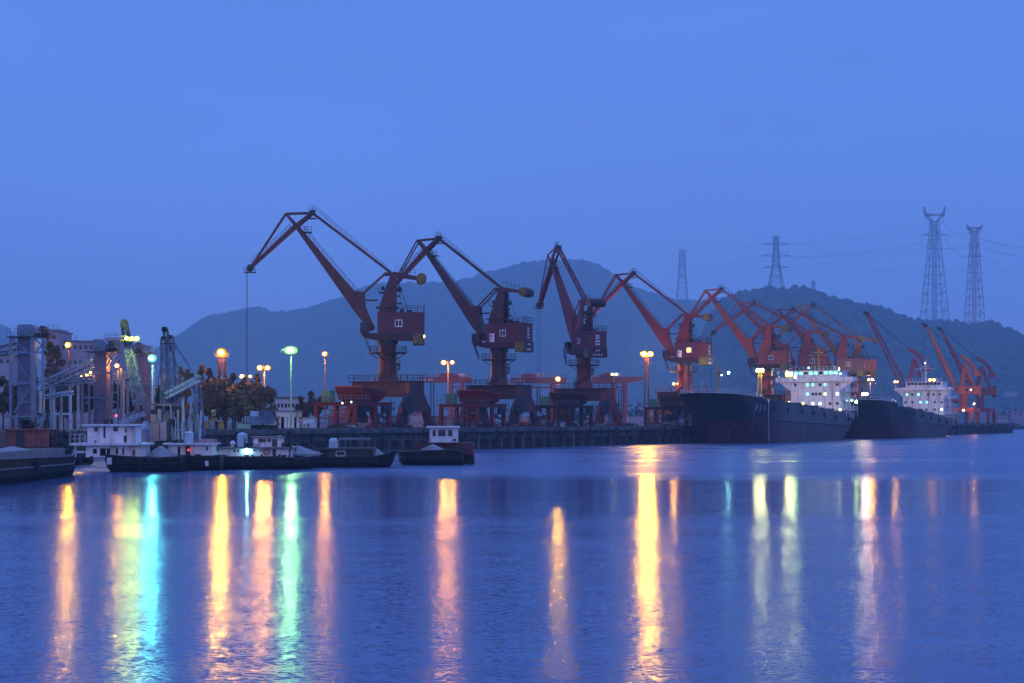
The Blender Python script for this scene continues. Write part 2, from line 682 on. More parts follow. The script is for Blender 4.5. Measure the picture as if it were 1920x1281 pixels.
def glyphs(mb, rows, o, ex, ez, size, gap, nrm, seed=3):
    """rows of small square characters made of strokes, on the plane o + ex, ez"""
    r = random.Random(seed)
    for j, n in enumerate(rows):
        for i in range(n):
            c = o + ex * ((i - (n - 1) / 2) * (size + gap)) - ez * (j * (size + gap))
            h = size / 2
            t = size * 0.13
            strokes = [((-h, h * .8), (h, h * .8)), ((-h * .8, 0), (h * .8, 0)), ((-h, -h * .9), (h, -h * .9)), ((0, h), (0, -h)), ((-h * .8, h * .5), (-h * .8, -h * .6)), ((h * .8, h * .5), (h * .8, -h * .6))]
            for k in r.sample(range(6), 5):
                a, b = strokes[k]
                mb.bar(c + ex * a[0] + ez * a[1], c + ex * b[0] + ez * b[1], t, 0.03, up=nrm)


red3 = mat("crane_lamplit_red", (0.19, 0.009, 0.010), 0.5, var=0.3, col2=(0.09, 0.03, 0.02), amt2=0.4, streak=True)  # brighter copy of the crane red; lamplight is in the colour


def portal_crane(px, label, kin, jib_deg, paint, paint2, seed=0, rope_to=None, grab=False, lit=None, logo=True):
    pt = quay_pt(px, 9.0, GZ)
    root = thing("portal_crane", pt, label, "crane", "portal cranes along the quay")
    Mq = Matrix.Rotation(QYAW, 4, 'Z')
    Ms = Matrix.Rotation(radians(jib_deg), 4, 'Z')
    # ---- portal
    mb = MB(Mq).b2((-2.3, -6.2, 6.0), (2.3, 6.2, 8.8))
    for y in (-4, -2, 0, 2, 4):
        mb.b2((-2.34, y - 0.06, 6.0), (2.34, y + 0.06, 8.8))
    mb.build("portal_beam", paint2, root)
    for sy in (-1, 1):
        for sx in (-1, 1):
            mb = MB(Mq)
            y0 = sy * 6.2
            poly = [(0.003, 8.8), (2.3, 8.8), (2.4, 6.6), (4.3, 3.9), (5.1, 0.95), (3.9, 0.95), (3.0, 3.2), (0.003, 3.2)]
            mb.prism([(sx * x, y0 - 0.55 * sy, z) for x, z in poly], (0, 1.1 * sy, 0))
            mb.build("leg", paint, root)
            mb = MB(Mq)
            cx = sx * 4.7
            mb.b2((cx - 1.5, y0 - 0.3, 0.5), (cx + 1.5, y0 + 0.3, 0.95))
            for k in (-1.2, -0.4, 0.4, 1.2):
                mb.cyl((cx + k, y0 - 0.2, 0.33), (cx + k, y0 + 0.2, 0.33), 0.33, n=10)
            mb.b2((cx + sx * 1.55, y0 - 0.4, 0.3), (cx + sx * 1.9, y0 + 0.4, 1.0))
            mb.build("bogie", black, root)
    mb = MB(Mq).b2((-3.2, -6.9, 8.803), (3.2, 6.9, 8.95))
    mb.rail([(-3.2, -6.9, 8.95), (3.2, -6.9, 8.95), (3.2, 6.9, 8.95), (-3.2, 6.9, 8.95), (-3.2, -6.9, 8.95)], 1.1, 1.5, 0.07)
    mb.build("portal_platform", darkred, root)
    mb = MB(Mq)
    mb.cyl((-3.2, -7.0, 4.5), (-3.2, -7.5, 4.5), 1.75, n=20)
    mb.cyl((-3.2, -6.8, 4.5), (-3.2, -7.7, 4.5), 0.5, n=10)
    mb.b2((-3.6, -6.9, 0.9), (-2.8, -6.6, 4.5))
    mb.build("cable_reel", black, root)
    mb = MB(Mq)                                     # access ladder up the water side leg
    for k in range(18):
        mb.b2((5.15, -7.0, 1.0 + k * 0.42), (5.25, -6.3, 1.06 + k * 0.42))
    mb.b2((5.1, -7.05, 0.9), (5.25, -6.95, 8.8)).b2((5.1, -6.35, 0.9), (5.25, -6.25, 8.8))
    mb.build("ladder", black, root)
    # ---- column
    mb = MB()
    mb.cyl((0, 0, 8.95), (0, 0, 11.2), 2.15, 1.68, n=24).cyl((0, 0, 11.2), (0, 0, 15.9), 1.66, n=24)
    mb.build("column", paint, root, smooth=False)
    mb = MB()
    prev = None
    for k in range(26):                             # stair winding round the column
        a = radians(jib_deg + 40 + k * 12)
        z = 9.2 + k * 0.21
        q = Vector((2.35 * cos(a), 2.35 * sin(a), z))
        mb.bar(Vector((1.7 * cos(a), 1.7 * sin(a), z)), q, 0.5, 0.07)
        mb.bar(q, q + Z * 1.0, 0.05)
        if prev:
            mb.bar(prev + Z, q + Z, 0.07)
            mb.bar(prev, q, 0.12, 0.25)
        prev = q
    mb.build("spiral_stair", darkred, root)
    mb = MB()
    n = 18
    ring = [Vector((3.55 * cos(2 * pi * i / n), 3.55 * sin(2 * pi * i / n), 14.4)) for i in range(n)]
    mb.cyl((0, 0, 14.2), (0, 0, 14.4), 3.6, n=n)
    mb.rail(ring + [ring[0]], 1.1, 1.2, 0.07)
    for i in range(0, n, 3):
        mb.bar(ring[i] * 0.95 + Vector((0, 0, -0.2 + 0.72)), Vector((1.6 * cos(2 * pi * i / n), 1.6 * sin(2 * pi * i / n), 13.1)), 0.14)
    mb.build("ring_platform", darkred, root)
    MB().cyl((0, 0, 15.9), (0, 0, 16.7), 1.95, n=24).build("slewing_ring", black, root)
    # ---- slewing part
    mb = MB(Ms).b2((-6.8, -2.3, 16.7), (1.9, 2.3, 17.9))
    mb.prism([(1.9, -2.3, 17.9), (5.0, -2.3, 17.9), (4.6, -2.3, 17.3), (1.9, -2.3, 16.7)], (0, 4.6, 0))
    mb.build("slewing_deck", darkred, root)
    mb = MB(Ms).b2((-6.75, -2.35, 17.903), (1.9, 2.35, 21.75))
    x = -6.5
    while x < 1.8:
        mb.b2((x, -2.41, 18.0), (x + 0.22, 2.41, 21.7))
        x += 0.62
    for y in (-2, -1.2, -0.4, 0.4, 1.2, 2):
        mb.b2((-6.81, y - 0.1, 18.0), (-6.75, y + 0.1, 21.7))
    mb.b2((-6.95, -2.5, 21.75), (2.0, 2.5, 21.87))
    house = mb.build("machine_house", mat("house_cladding_%d" % (1 if paint in (red, red3) else 2), (0.115, 0.016, 0.03) if paint in (red, red3) else (0.34, 0.06, 0.04), 0.5, var=0.25, col2=(0.06, 0.03, 0.03), amt2=0.3, streak=True), root)  # second variant is brighter, with the lamp glow painted in
    for sy in (-1, 1):
        fr = MB(Ms).b2((-2.75, sy * 2.40, 19.1), (-1.35, sy * 2.47, 20.45)).build("window", shipwhite, house)
        if lit and sy == 1:
            MB(Ms).b2((-2.6, sy * 2.47, 19.25), (-1.5, sy * 2.485, 20.3)).build("window", E_WN, house)
        else:
            MB(Ms).b2((-2.6, sy * 2.47, 19.25), (-2.1, sy * 2.485, 20.3)).build("pane", glass, house)
            MB(Ms).b2((-1.98, sy * 2.47, 19.25), (-1.5, sy * 2.485, 20.3)).build("pane", glass, house)
    if seed % 2 == 0 or lit:
        mb = MB(Ms).b2((-0.1, 2.40, 17.95), (1.0, 2.47, 19.75))
        mb.build("door", shipwhite, house)
        MB(Ms).b2((0.5, 2.47, 19.0), (0.85, 2.485, 19.45)).build("window", glass, house)
    if logo:
        mb = MB(Ms)
        mb.b2((-6.83, -0.45, 20.0), (-6.86, 0.45, 20.95)).b2((-6.83, -0.55, 19.35), (-6.86, 0.55, 19.7)).b2((-6.83, -0.55, 18.7), (-6.86, 0.55, 19.0))
        mb.build("emblem", shipwhite, house)
        MB(Ms).b2((-6.861, -0.3, 20.1), (-6.88, -0.12, 20.85)).b2((-6.861, 0.12, 20.1), (-6.88, 0.3, 20.85)).build("emblem", glass, house)
        mb = MB(Ms)
        glyphs(mb, [2], Vector((-6.98, 0, 17.45)), Vector((0, -1, 0)), Z, 0.42, 0.22, Vector((-1, 0, 0)), seed)
        glyphs(mb, [4], Vector((-6.98, 0, 16.45)), Vector((0, -1, 0)), Z, 0.42, 0.22, Vector((-1, 0, 0)), seed + 1)
        mb.build("lettering", shipwhite, root)
    mb = MB(Ms).rail([(-6.8, -2.4, 21.87), (-6.8, 2.4, 21.87), (-1.9, 2.4, 21.87)], 1.2, 1.3, 0.07).rail([(-6.8, -2.4, 21.87), (-1.9, -2.4, 21.87)], 1.2, 1.3, 0.07)
    mb.b2((-4.6, -0.8, 21.87), (-3.6, 0.5, 22.4)).b2((-3.0, -1.0, 21.87), (-2.3, 0.8, 22.6)).bar((-6.85, 2.4, 16), (-6.85, 2.4, 23.4), 0.12)
    mb.build("roof_gear", black, root)
    mb = MB(Ms).b2((-6.95, -2.45, 15.85), (-4.75, 2.45, 17.95))
    mb.build("counterweight", paint2, root)
    for sy in (-1, 1):
        MB(Ms).b2((-6.9, sy * 2.453, 15.9), (-4.8, sy * 2.48, 17.9)).build("warning_panel", hazard, root)
    # cab
    mb = MB(Ms).b2((3.4, 0.9, 17.95), (5.1, 2.5, 18.5)).b2((3.4, 0.9, 19.7), (5.15, 2.55, 19.85))
    for x, y in ((3.45, 0.95), (5.05, 0.95), (5.05, 2.45), (3.45, 2.45), (4.3, 2.45)):
        mb.b2((x - 0.06, y - 0.06, 18.5), (x + 0.06, y + 0.06, 19.7))
    cab = mb.build("operator_cab", darkred, root)
    MB(Ms).b2((3.5, 1.0, 18.5), (5.0, 2.4, 19.7)).build("window", glass, cab)
    mb = MB(Ms)
    for k in range(10):
        mb.b2((3.2 + k * 0.12, 2.5, 14.5 + k * 0.33), (3.5 + k * 0.12, 3.1, 14.56 + k * 0.33))
    mb.bar((3.1, 3.1, 14.4), (4.6, 3.1, 18.0), 0.1, 0.2).bar((3.1, 3.1, 15.4), (4.6, 3.1, 19.0), 0.06)
    mb.bar((3.2, 2.8, 14.5), (4.4, 2.8, 17.8), 0.12, 0.1)
    mb.build("cab_stair", black, root)
    # tower
    mb = MB(Ms)
    for sy in (-1, 1):
        mb.prism([(1.7, sy * 1.55, 21.87), (-1.65, sy * 1.55, 21.87), (-1.75, sy * 1.25, 29.0), (-0.5, sy * 1.25, 29.0), (1.45, sy * 1.5, 23.4)], (0, -sy * 0.45, 0))
    mb.b2((-2.1, -1.9, 22.75), (2.2, 1.9, 22.95)).b2((-1.7, -1.2, 26.3), (0.3, 1.2, 26.5)).b2((-1.7, -1.2, 28.2), (-0.6, 1.2, 28.4))
    mb.b2((1.0, -1.3, 21.9), (1.2, 1.3, 24.0))
    mb.bar((-1.6, -1.2, 24.0), (-1.6, 1.2, 26.0), 0.15).bar((-1.6, 1.2, 24.0), (-1.6, -1.2, 26.0), 0.15)
    mb.build("tower", paint, root)
    mb = MB(Ms)
    mb.b2((0.6, -1.3, 25.6), (1.7, 1.3, 25.75)).b2((-2.4, -1.2, 25.0), (-1.7, 1.2, 25.12)).b2((-2.6, -1.2, 23.6), (-1.7, 1.2, 23.72))
    mb.cyl((-2.2, -0.8, 26.3), (-2.2, 0.8, 26.3), 0.5).cyl((0.9, -0.7, 26.5), (0.9, 0.7, 26.5), 0.35)
    mb.rail([(0.7, 1.3, 25.75), (1.7, 1.3, 25.75)], 1.0, 1.0).bar((1.9, 0.4, 24.2), (4.1, 0.4, 24.2), 0.3)
    mb.bar((-1.8, 1.2, 28.0), (-3.9, 1.2, 22.2), 0.07).bar((-1.8, -1.2, 28.0), (-3.9, -1.2, 22.2), 0.07).bar((-1.8, 0.4, 27.0), (-3.0, 0.4, 22.2), 0.07)
    mb.build("tower_gear", black, root)
    # boom
    foot = Vector((2.7, 0, 18.7))
    piv = Vector((kin['piv'][0], 0, kin['piv'][1]))
    d = (piv - foot).normalized()
    up = Vector((-d.z, 0, d.x))
    if up.z < 0:
        up = -up
    Lb = (piv - foot).length
    rings = []
    top_edge = []
    for t, lo, hi, w in ((0, -0.55, 0.45, 2.3), (0.10, -0.75, 0.9, 2.3), (0.22, -0.85, 1.75, 2.2), (0.30, -0.80, 1.55, 2.1), (0.6, -0.62, 0.95, 1.6), (0.97, -0.45, 0.45, 1.1), (1.02, -0.3, 0.3, 1.0)):
        o = foot + d * (Lb * t)
        rings.append([o + up * lo + Vector((0, w / 2, 0)), o + up * hi + Vector((0, w / 2, 0)), o + up * hi - Vector((0, w / 2, 0)), o + up * lo - Vector((0, w / 2, 0))])
        top_edge.append(o + up * hi)
    boom = MB(Ms).loft(rings, close=True).build("boom", paint, root)
    hb = foot + d * (Lb * 0.235) + up * 1.65
    horn = foot + d * (Lb * 0.275) + up * 2.9
    mb = MB(Ms)
    for sy in (-0.9, 0.6):
        mb.prism([foot + d * (Lb * 0.17) + up * 1.3 + Vector((0, sy, 0)), horn + Vector((0, sy, 0)), foot + d * (Lb * 0.33) + up * 1.4 + Vector((0, sy, 0))], (0, 0.3, 0))
    mb.build("boom_horn", paint, root)
    mb = MB(Ms)
    mb.rail([p + Vector((0, 0.3, 0.05)) for p in top_edge[3:6]], 1.0, 1.3, 0.075)
    pf = foot + d * (Lb * 0.93) + up * 0.3
    mb.b2(pf + Vector((-1.6, -0.9, -0.05)), pf + Vector((0.6, 0.9, 0.05))).rail([pf + Vector((-1.6, 0.9, 0)), pf + Vector((-0.2, 0.9, 0))], 1.0, 0.7, 0.075)
    mb.build("boom_railing", black, root)
    # lever
    lf, lp, lw = Vector((0.64, 0, 29.15)), Vector((-0.96, 0, 29.2)), Vector((-6.35, 0, 28.3))
    mb = MB(Ms)
    for sy in (-1.05, 1.05):
        o = Vector((0, sy, 0))
        mb.bar(lf + o, lp + o, 0.3, 0.5).bar(lp + o, lw + o, 0.3, 0.85, h2=0.5)
    mb.bar(lf + Vector((0, -1.1, 0)), lf + Vector((0, 1.1, 0)), 0.3).bar(lp - Vector((0, 1.3, 0)), lp + Vector((0, 1.3, 0)), 0.4)
    lever = mb.build("counterweight_lever", paint, root)
    MB(Ms).cyl(lw + Vector((0, -1.9, 0)), lw + Vector((0, 1.9, 0)), 0.98, n=20).build("lever_weight", paint2, lever)
    for sy in (-1, 1):
        MB(Ms).cyl(lw + Vector((0, sy * 1.9, 0)), lw + Vector((0, sy * 1.93, 0)), 0.97, n=20).build("warning_disc", hazard, lever)
    MB(Ms).rail([Vector((-1.4, 1.0, 29.6)), Vector((-5.2, 1.0, 28.9))], 1.0, 0.9, 0.06).build("lever_railing", black, lever)
    mb = MB(Ms)
    for sy in (-0.85, 0.85):
        mb.bar(horn + Vector((0, sy, 0)), lf + Vector((0, sy, 0)), 0.2, 0.3)
    mb.bar(horn.lerp(lf, 0.75) + Vector((0, -0.85, 0)), horn.lerp(lf, 0.75) + Vector((0, 0.85, 0)), 0.15)
    mb.build("luffing_link", paint, root)
    # fly jib
    tip = Vector((kin['tip'][0], 0, kin['tip'][1]))
    st = Vector((kin['strut'][0], 0, kin['strut'][1]))
    pk = Vector((kin['peak'][0], 0, kin['peak'][1]))
    mb = MB(Ms)
    mb.bar(piv + Vector((0, 0, 0.15)), tip, 1.2, 0.85, 0.9, 0.6)
    for sy in (-0.55, 0.55):
        o = Vector((0, sy, 0))
        mb.bar(pk + o, piv + o, 0.3, 0.6, h2=0.85)
        mb.bar(piv + o, st + o * 1.1, 0.25, 0.75, h2=0.4)
    jib = mb.build("fly_jib", paint, root)
    mb = MB(Ms)
    for sy in (-0.62, 0.62):
        o = Vector((0, sy, 0))
        mb.bar(st + o, pk + o, 0.22, 0.3)
        mb.bar(st + o, tip + o * 0.7, 0.18, 0.28)
    for f in (0.25, 0.5, 0.75):
        q = st.lerp(tip, f)
        mb.bar(q - Vector((0, 0.55, 0)), q + Vector((0, 0.55, 0)), 0.12)
    mb.build("jib_tie", paint, jib)
    mb = MB(Ms).b2(tip + Vector((-0.5, -0.8, -0.5)), tip + Vector((0.55, 0.8, 0.45))).cyl(tip + Vector((0.2, -0.4, -0.2)), tip + Vector((0.2, 0.4, -0.2)), 0.6)
    mb.b2(tip + Vector((-0.9, -0.9, -1.0)), tip + Vector((1.2, 0.9, -0.9))).rail([tip + Vector((-0.9, 0.9, -0.95)), tip + Vector((1.2, 0.9, -0.95))], 0.9, 1.0, 0.08)
    mb.build("jib_head", black, jib)
    dj = (tip - piv).normalized()
    mb = MB(Ms).rail([piv + dj * 1.5 + Vector((0, 0.3, 0.5)), tip - dj * 0.3 + Vector((0, 0.3, 0.4))], 0.95, 1.2, 0.07)
    mb.build("jib_railing", black, jib)
    mb = MB(Ms).b2(pk + Vector((-0.5, -0.7, -0.4)), pk + Vector((0.5, 0.7, 0.5))).b2(pk + Vector((-0.7, -0.8, -1.1)), pk + Vector((1.0, 0.8, -1.0)))
    mb.bar(pk, pk + Vector((0.1, 0, 1.7)), 0.06).rail([pk + Vector((-0.6, 0.6, 0.3)), pk + Vector((0.7, 0.6, 0.3))], 0.9, 0.7, 0.06)
    mb.build("jib_peak_gear", black, jib)
    # rear tie
    e = Vector((-0.6, 0, 29.5))
    mb = MB(Ms)
    for sy in (-0.45, 0.45):
        mb.bar(pk + Vector((0, sy, 0)), e + Vector((0, sy, 0)), 0.24, 0.42)
    nb = 16
    for k in range(nb):
        a, b = pk.lerp(e, k / nb), pk.lerp(e, (k + 1) / nb)
        s = 1 if k % 2 else -1
        mb.bar(a + Vector((0, 0.45 * s, 0)), b - Vector((0, 0.45 * s, 0)), 0.13)
        if k % 3 == 0:
            mb.bar(a - Z * 0.25, b - Z * 0.25, 0.3, 0.12)
    mb.build("rear_tie", paint, root)
    mb = MB(Ms).rail([pk + Vector((-0.6, 0.5, 0.1)), e + Vector((0.9, 0.5, 0.1))], 1.05, 1.25, 0.07).build("tie_railing", black, root)
    # rope and grab
    if rope_to is not None:
        mb = MB(Ms)
        for sy in (-0.35, 0.35):
            mb.bar(tip + Vector((0.75, sy, -0.3)), Vector((tip.x + 0.75, sy, rope_to)), 0.075)
        mb.build("hoist_rope", rope, root)
        if grab:
            g = Vector((tip.x + 0.75, 0, rope_to))
            mb = MB(Ms).b2(g + Vector((-0.4, -0.7, -0.6)), g + Vector((0.4, 0.7, 0.1)))
            for s in (-1, 1):
                mb.bar(g + Vector((0, s * 0.3, -0.5)), g + Vector((0, s * 1.3, -1.9)), 0.2, 0.3)
                mb.prism([g + Vector((-0.8, s * 1.35, -1.6)), g + Vector((-0.8, s * 1.5, -2.5)), g + Vector((-0.8, 0, -3.1)), g + Vector((-0.8, s * 0.2, -2.1))], (1.6, 0, 0))
            mb.build("grab", black, root)
    return root


portal_crane(727, "nearest dark red portal crane, the leftmost and largest, rope hanging from its jib", KA, 184, red, darkred, 1, rope_to=5.5, grab=True, logo=False)
portal_crane(935, "dark red portal crane with a white door and window, second from the left", KA, 156, red, darkred, 2, rope_to=None)
red3 = mat("crane_lamplit_red", (0.19, 0.009, 0.010), 0.5, var=0.3, col2=(0.09, 0.03, 0.02), amt2=0.4, streak=True)
portal_crane(1095, "dark red portal crane seen from behind with its jib steeply foreshortened", dict(tip=(24.0, 30.0), strut=(18.4, 41.6), peak=(13.8, 43.0), piv=(16.6, 39.6)), 114, red3, darkred, 3, rope_to=4.5, grab=True)
portal_crane(1283, "dark red portal crane with an orange lit window, just left of the bow", KA, 155, red3, darkred, 4, lit=True)
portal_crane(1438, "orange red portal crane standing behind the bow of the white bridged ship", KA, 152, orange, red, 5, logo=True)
portal_crane(1509, "red portal crane partly hidden by the first orange one, jib reaching low", KB, 174, mat("crane_mid_red", (0.33, 0.04, 0.03), 0.5, var=0.3, col2=(0.12, 0.04, 0.03), amt2=0.3, streak=True), darkred, 7, rope_to=3.0, logo=False)  # crane red lifted in tone to stand in for lamp light
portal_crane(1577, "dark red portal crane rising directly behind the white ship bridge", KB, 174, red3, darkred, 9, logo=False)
portal_crane(1605, "brownish orange portal crane, last of the row with the orange counterweight arm", KA, 166, mat("crane_lamplit_brown", (0.36, 0.10, 0.04), 0.55, var=0.3, col2=(0.14, 0.06, 0.04), amt2=0.4, streak=True), darkred, 11, logo=True)  # orange lamp light mixed into this paint colour


# ------------------------------------------------------------------ hoppers on the quay
def hopper(px, label, paint, flip=1):
    pt = quay_pt(px, 6.2, GZ)
    root = thing("bulk_hopper", pt, label, "hopper", "bulk hoppers on the quay", rz=QYAW)
    Lx, Wy = 4.9, 4.3
    for x in (-Lx, 0.6, Lx):
        for y in (-Wy, Wy):
            mb = MB().b2((x - 0.33, y - 0.33, 0.5), (x + 0.33, y + 0.33, 4.7)).b2((x - 0.5, y - 0.5, 0.9), (x + 0.5, y + 0.5, 1.05))
            for k in (-0.45, 0.45):
                mb.cyl((x + k, y - 0.2, 0.3), (x + k, y + 0.2, 0.3), 0.3, n=8)
            mb.build("leg", paint, root)
    mb = MB().b2((-Lx - 0.7, -Wy - 0.7, 4.7), (Lx + 0.7, Wy + 0.7, 4.85)).b2((-Lx, -Wy - 0.3, 4.2), (Lx, -Wy + 0.3, 4.7)).b2((-Lx, Wy - 0.3, 4.2), (Lx, Wy + 0.3, 4.7))
    mb.b2((-Lx - 0.3, -Wy + 0.302, 4.2), (-Lx + 0.3, Wy - 0.302, 4.698)).b2((Lx - 0.3, -Wy + 0.302, 4.2), (Lx + 0.3, Wy - 0.302, 4.698))
    mb.bar((-Lx, -Wy, 1.9), (-Lx, Wy, 1.9), 0.2).bar((-Lx, -Wy, 4.2), (-Lx, Wy, 1.9), 0.14).bar((-Lx, Wy, 4.2), (-Lx, -Wy, 1.9), 0.14)
    mb.bar((-Lx, -Wy, 1.9), (Lx, -Wy, 1.9), 0.12)
    mb.build("frame", paint, root)
    MB().rail([(-Lx - 0.6, Wy + 0.6, 4.85), (-Lx - 0.6, -Wy - 0.6, 4.85), (-1.5, -Wy - 0.6, 4.85)], 1.1, 1.1, 0.07).build("railing", grey, root)
    # the funnel: tray with flared sides over a pyramid
    mb = MB()
    t = [(-2.5, -4.0, 7.6), (4.7, -4.0, 6.7), (4.7, 2.1, 6.7), (-2.5, 2.1, 7.6)]
    m = [(-1.8, -3.4, 5.3), (4.1, -3.4, 5.3), (4.1, 1.7, 5.3), (-1.8, 1.7, 5.3)]
    b = [(0.2, -1.7, 3.9), (2.0, -1.7, 3.9), (2.0, 0.2, 3.9), (0.2, 0.2, 3.9)]
    mb.add(t + m + b, [(i, (i + 1) % 4, 4 + (i + 1) % 4, 4 + i) for i in range(4)] + [(4 + i, 4 + (i + 1) % 4, 8 + (i + 1) % 4, 8 + i) for i in range(4)] + [(8, 9, 10, 11)])
    for i in range(11):
        f = i / 10
        a = Vector(t[0]).lerp(Vector(t[1]), f)
        c = Vector(m[0]).lerp(Vector(m[1]), f)
        mb.bar(a + Vector((0, -0.05, 0)), c + Vector((0, -0.05, 0)), 0.14)
        a = Vector(t[0]).lerp(Vector(t[3]), f)
        c = Vector(m[0]).lerp(Vector(m[3]), f)
        mb.bar(a + Vector((-0.05, 0, 0)), c + Vector((-0.05, 0, 0)), 0.14)
    for i in range(4):
        mb.bar(t[i], t[(i + 1) % 4], 0.25)
    mb.bar(Vector(t[0]).lerp(Vector(m[0]), 0.5), Vector(t[1]).lerp(Vector(m[1]), 0.5), 0.12)
    mb.build("funnel", paint, root)
    MB().prism([(-0.4, -1.5, 1.2), (2.4, -1.5, 1.2), (2.4, -1.5, 2.2), (1.8, -1.5, 3.0), (0.2, -1.5, 3.0), (-0.4, -1.5, 2.2)], (0, 2.2, 0)).build("discharge_chute", mat("chute_plate", (0.07, 0.03, 0.06), 0.5), root)
    cabn = MB().b2((-5.0, 1.3, 4.853), (-3.5, 3.2, 6.9)).build("control_cabinet", green, root)
    MB().b2((-5.03, 1.7, 5.0), (-5.003, 2.5, 6.6)).build("door", mat("green_cabinet_door", (0.05, 0.19, 0.10), 0.5), cabn)
    mb = MB()                                   # stair tower
    sx = Lx + 0.9
    for k in range(4):
        z0, z1 = 0.2 + k * 1.15, 0.2 + (k + 1) * 1.15
        y0, y1 = (-Wy, -Wy + 3.2) if k % 2 else (-Wy + 3.2, -Wy)
        mb.bar((sx, y0, z0), (sx, y1, z1), 0.12, 0.2).bar((sx + 1.0, y0, z0), (sx + 1.0, y1, z1), 0.12, 0.2)
        mb.bar((sx + 1.0, y0, z0 + 1.0), (sx + 1.0, y1, z1 + 1.0), 0.07)
        for i in range(5):
            q = Vector((sx + 0.5, y0, z0)).lerp(Vector((sx + 0.5, y1, z1)), (i + 0.5) / 5)
            mb.box(q, (1.0, 0.3, 0.05))
    for x in (sx, sx + 1.0):
        for y in (-Wy, -Wy + 3.2):
            mb.bar((x, y, 0), (x, y, 5.8), 0.1)
    mb.build("stair", grey, root)
    MB().b2((2.0, -Wy - 1.0, 3.0), (4.2, -Wy - 0.35, 4.2)).build("drive_box", black, root)
    MB().b2((-2.6, -Wy + 0.6, 2.9), (-1.0, -Wy + 2.0, 4.2)).build("drive_box", black, root)
    return root


hopper(662, "bulk hopper with a bright green cabinet beside the nearest crane", red3)
hopper(886, "bulk hopper under the second crane, green cabinet on top", red3)
hopper(1056, "rust red bulk hopper beneath the lamp at the third crane", darkred)
hopper(1256, "small bulk hopper at the bow with a yellowish cabinet", darkred)


# ------------------------------------------------------------------ straight boom cranes at the far end of the quay
lamplit_orange = mat("lamplit_orange_paint", (0.75, 0.13, 0.02), 0.5, var=0.25, col2=(0.3, 0.06, 0.02), amt2=0.3, streak=True)  # albedo raised so the colour itself holds the lamp light


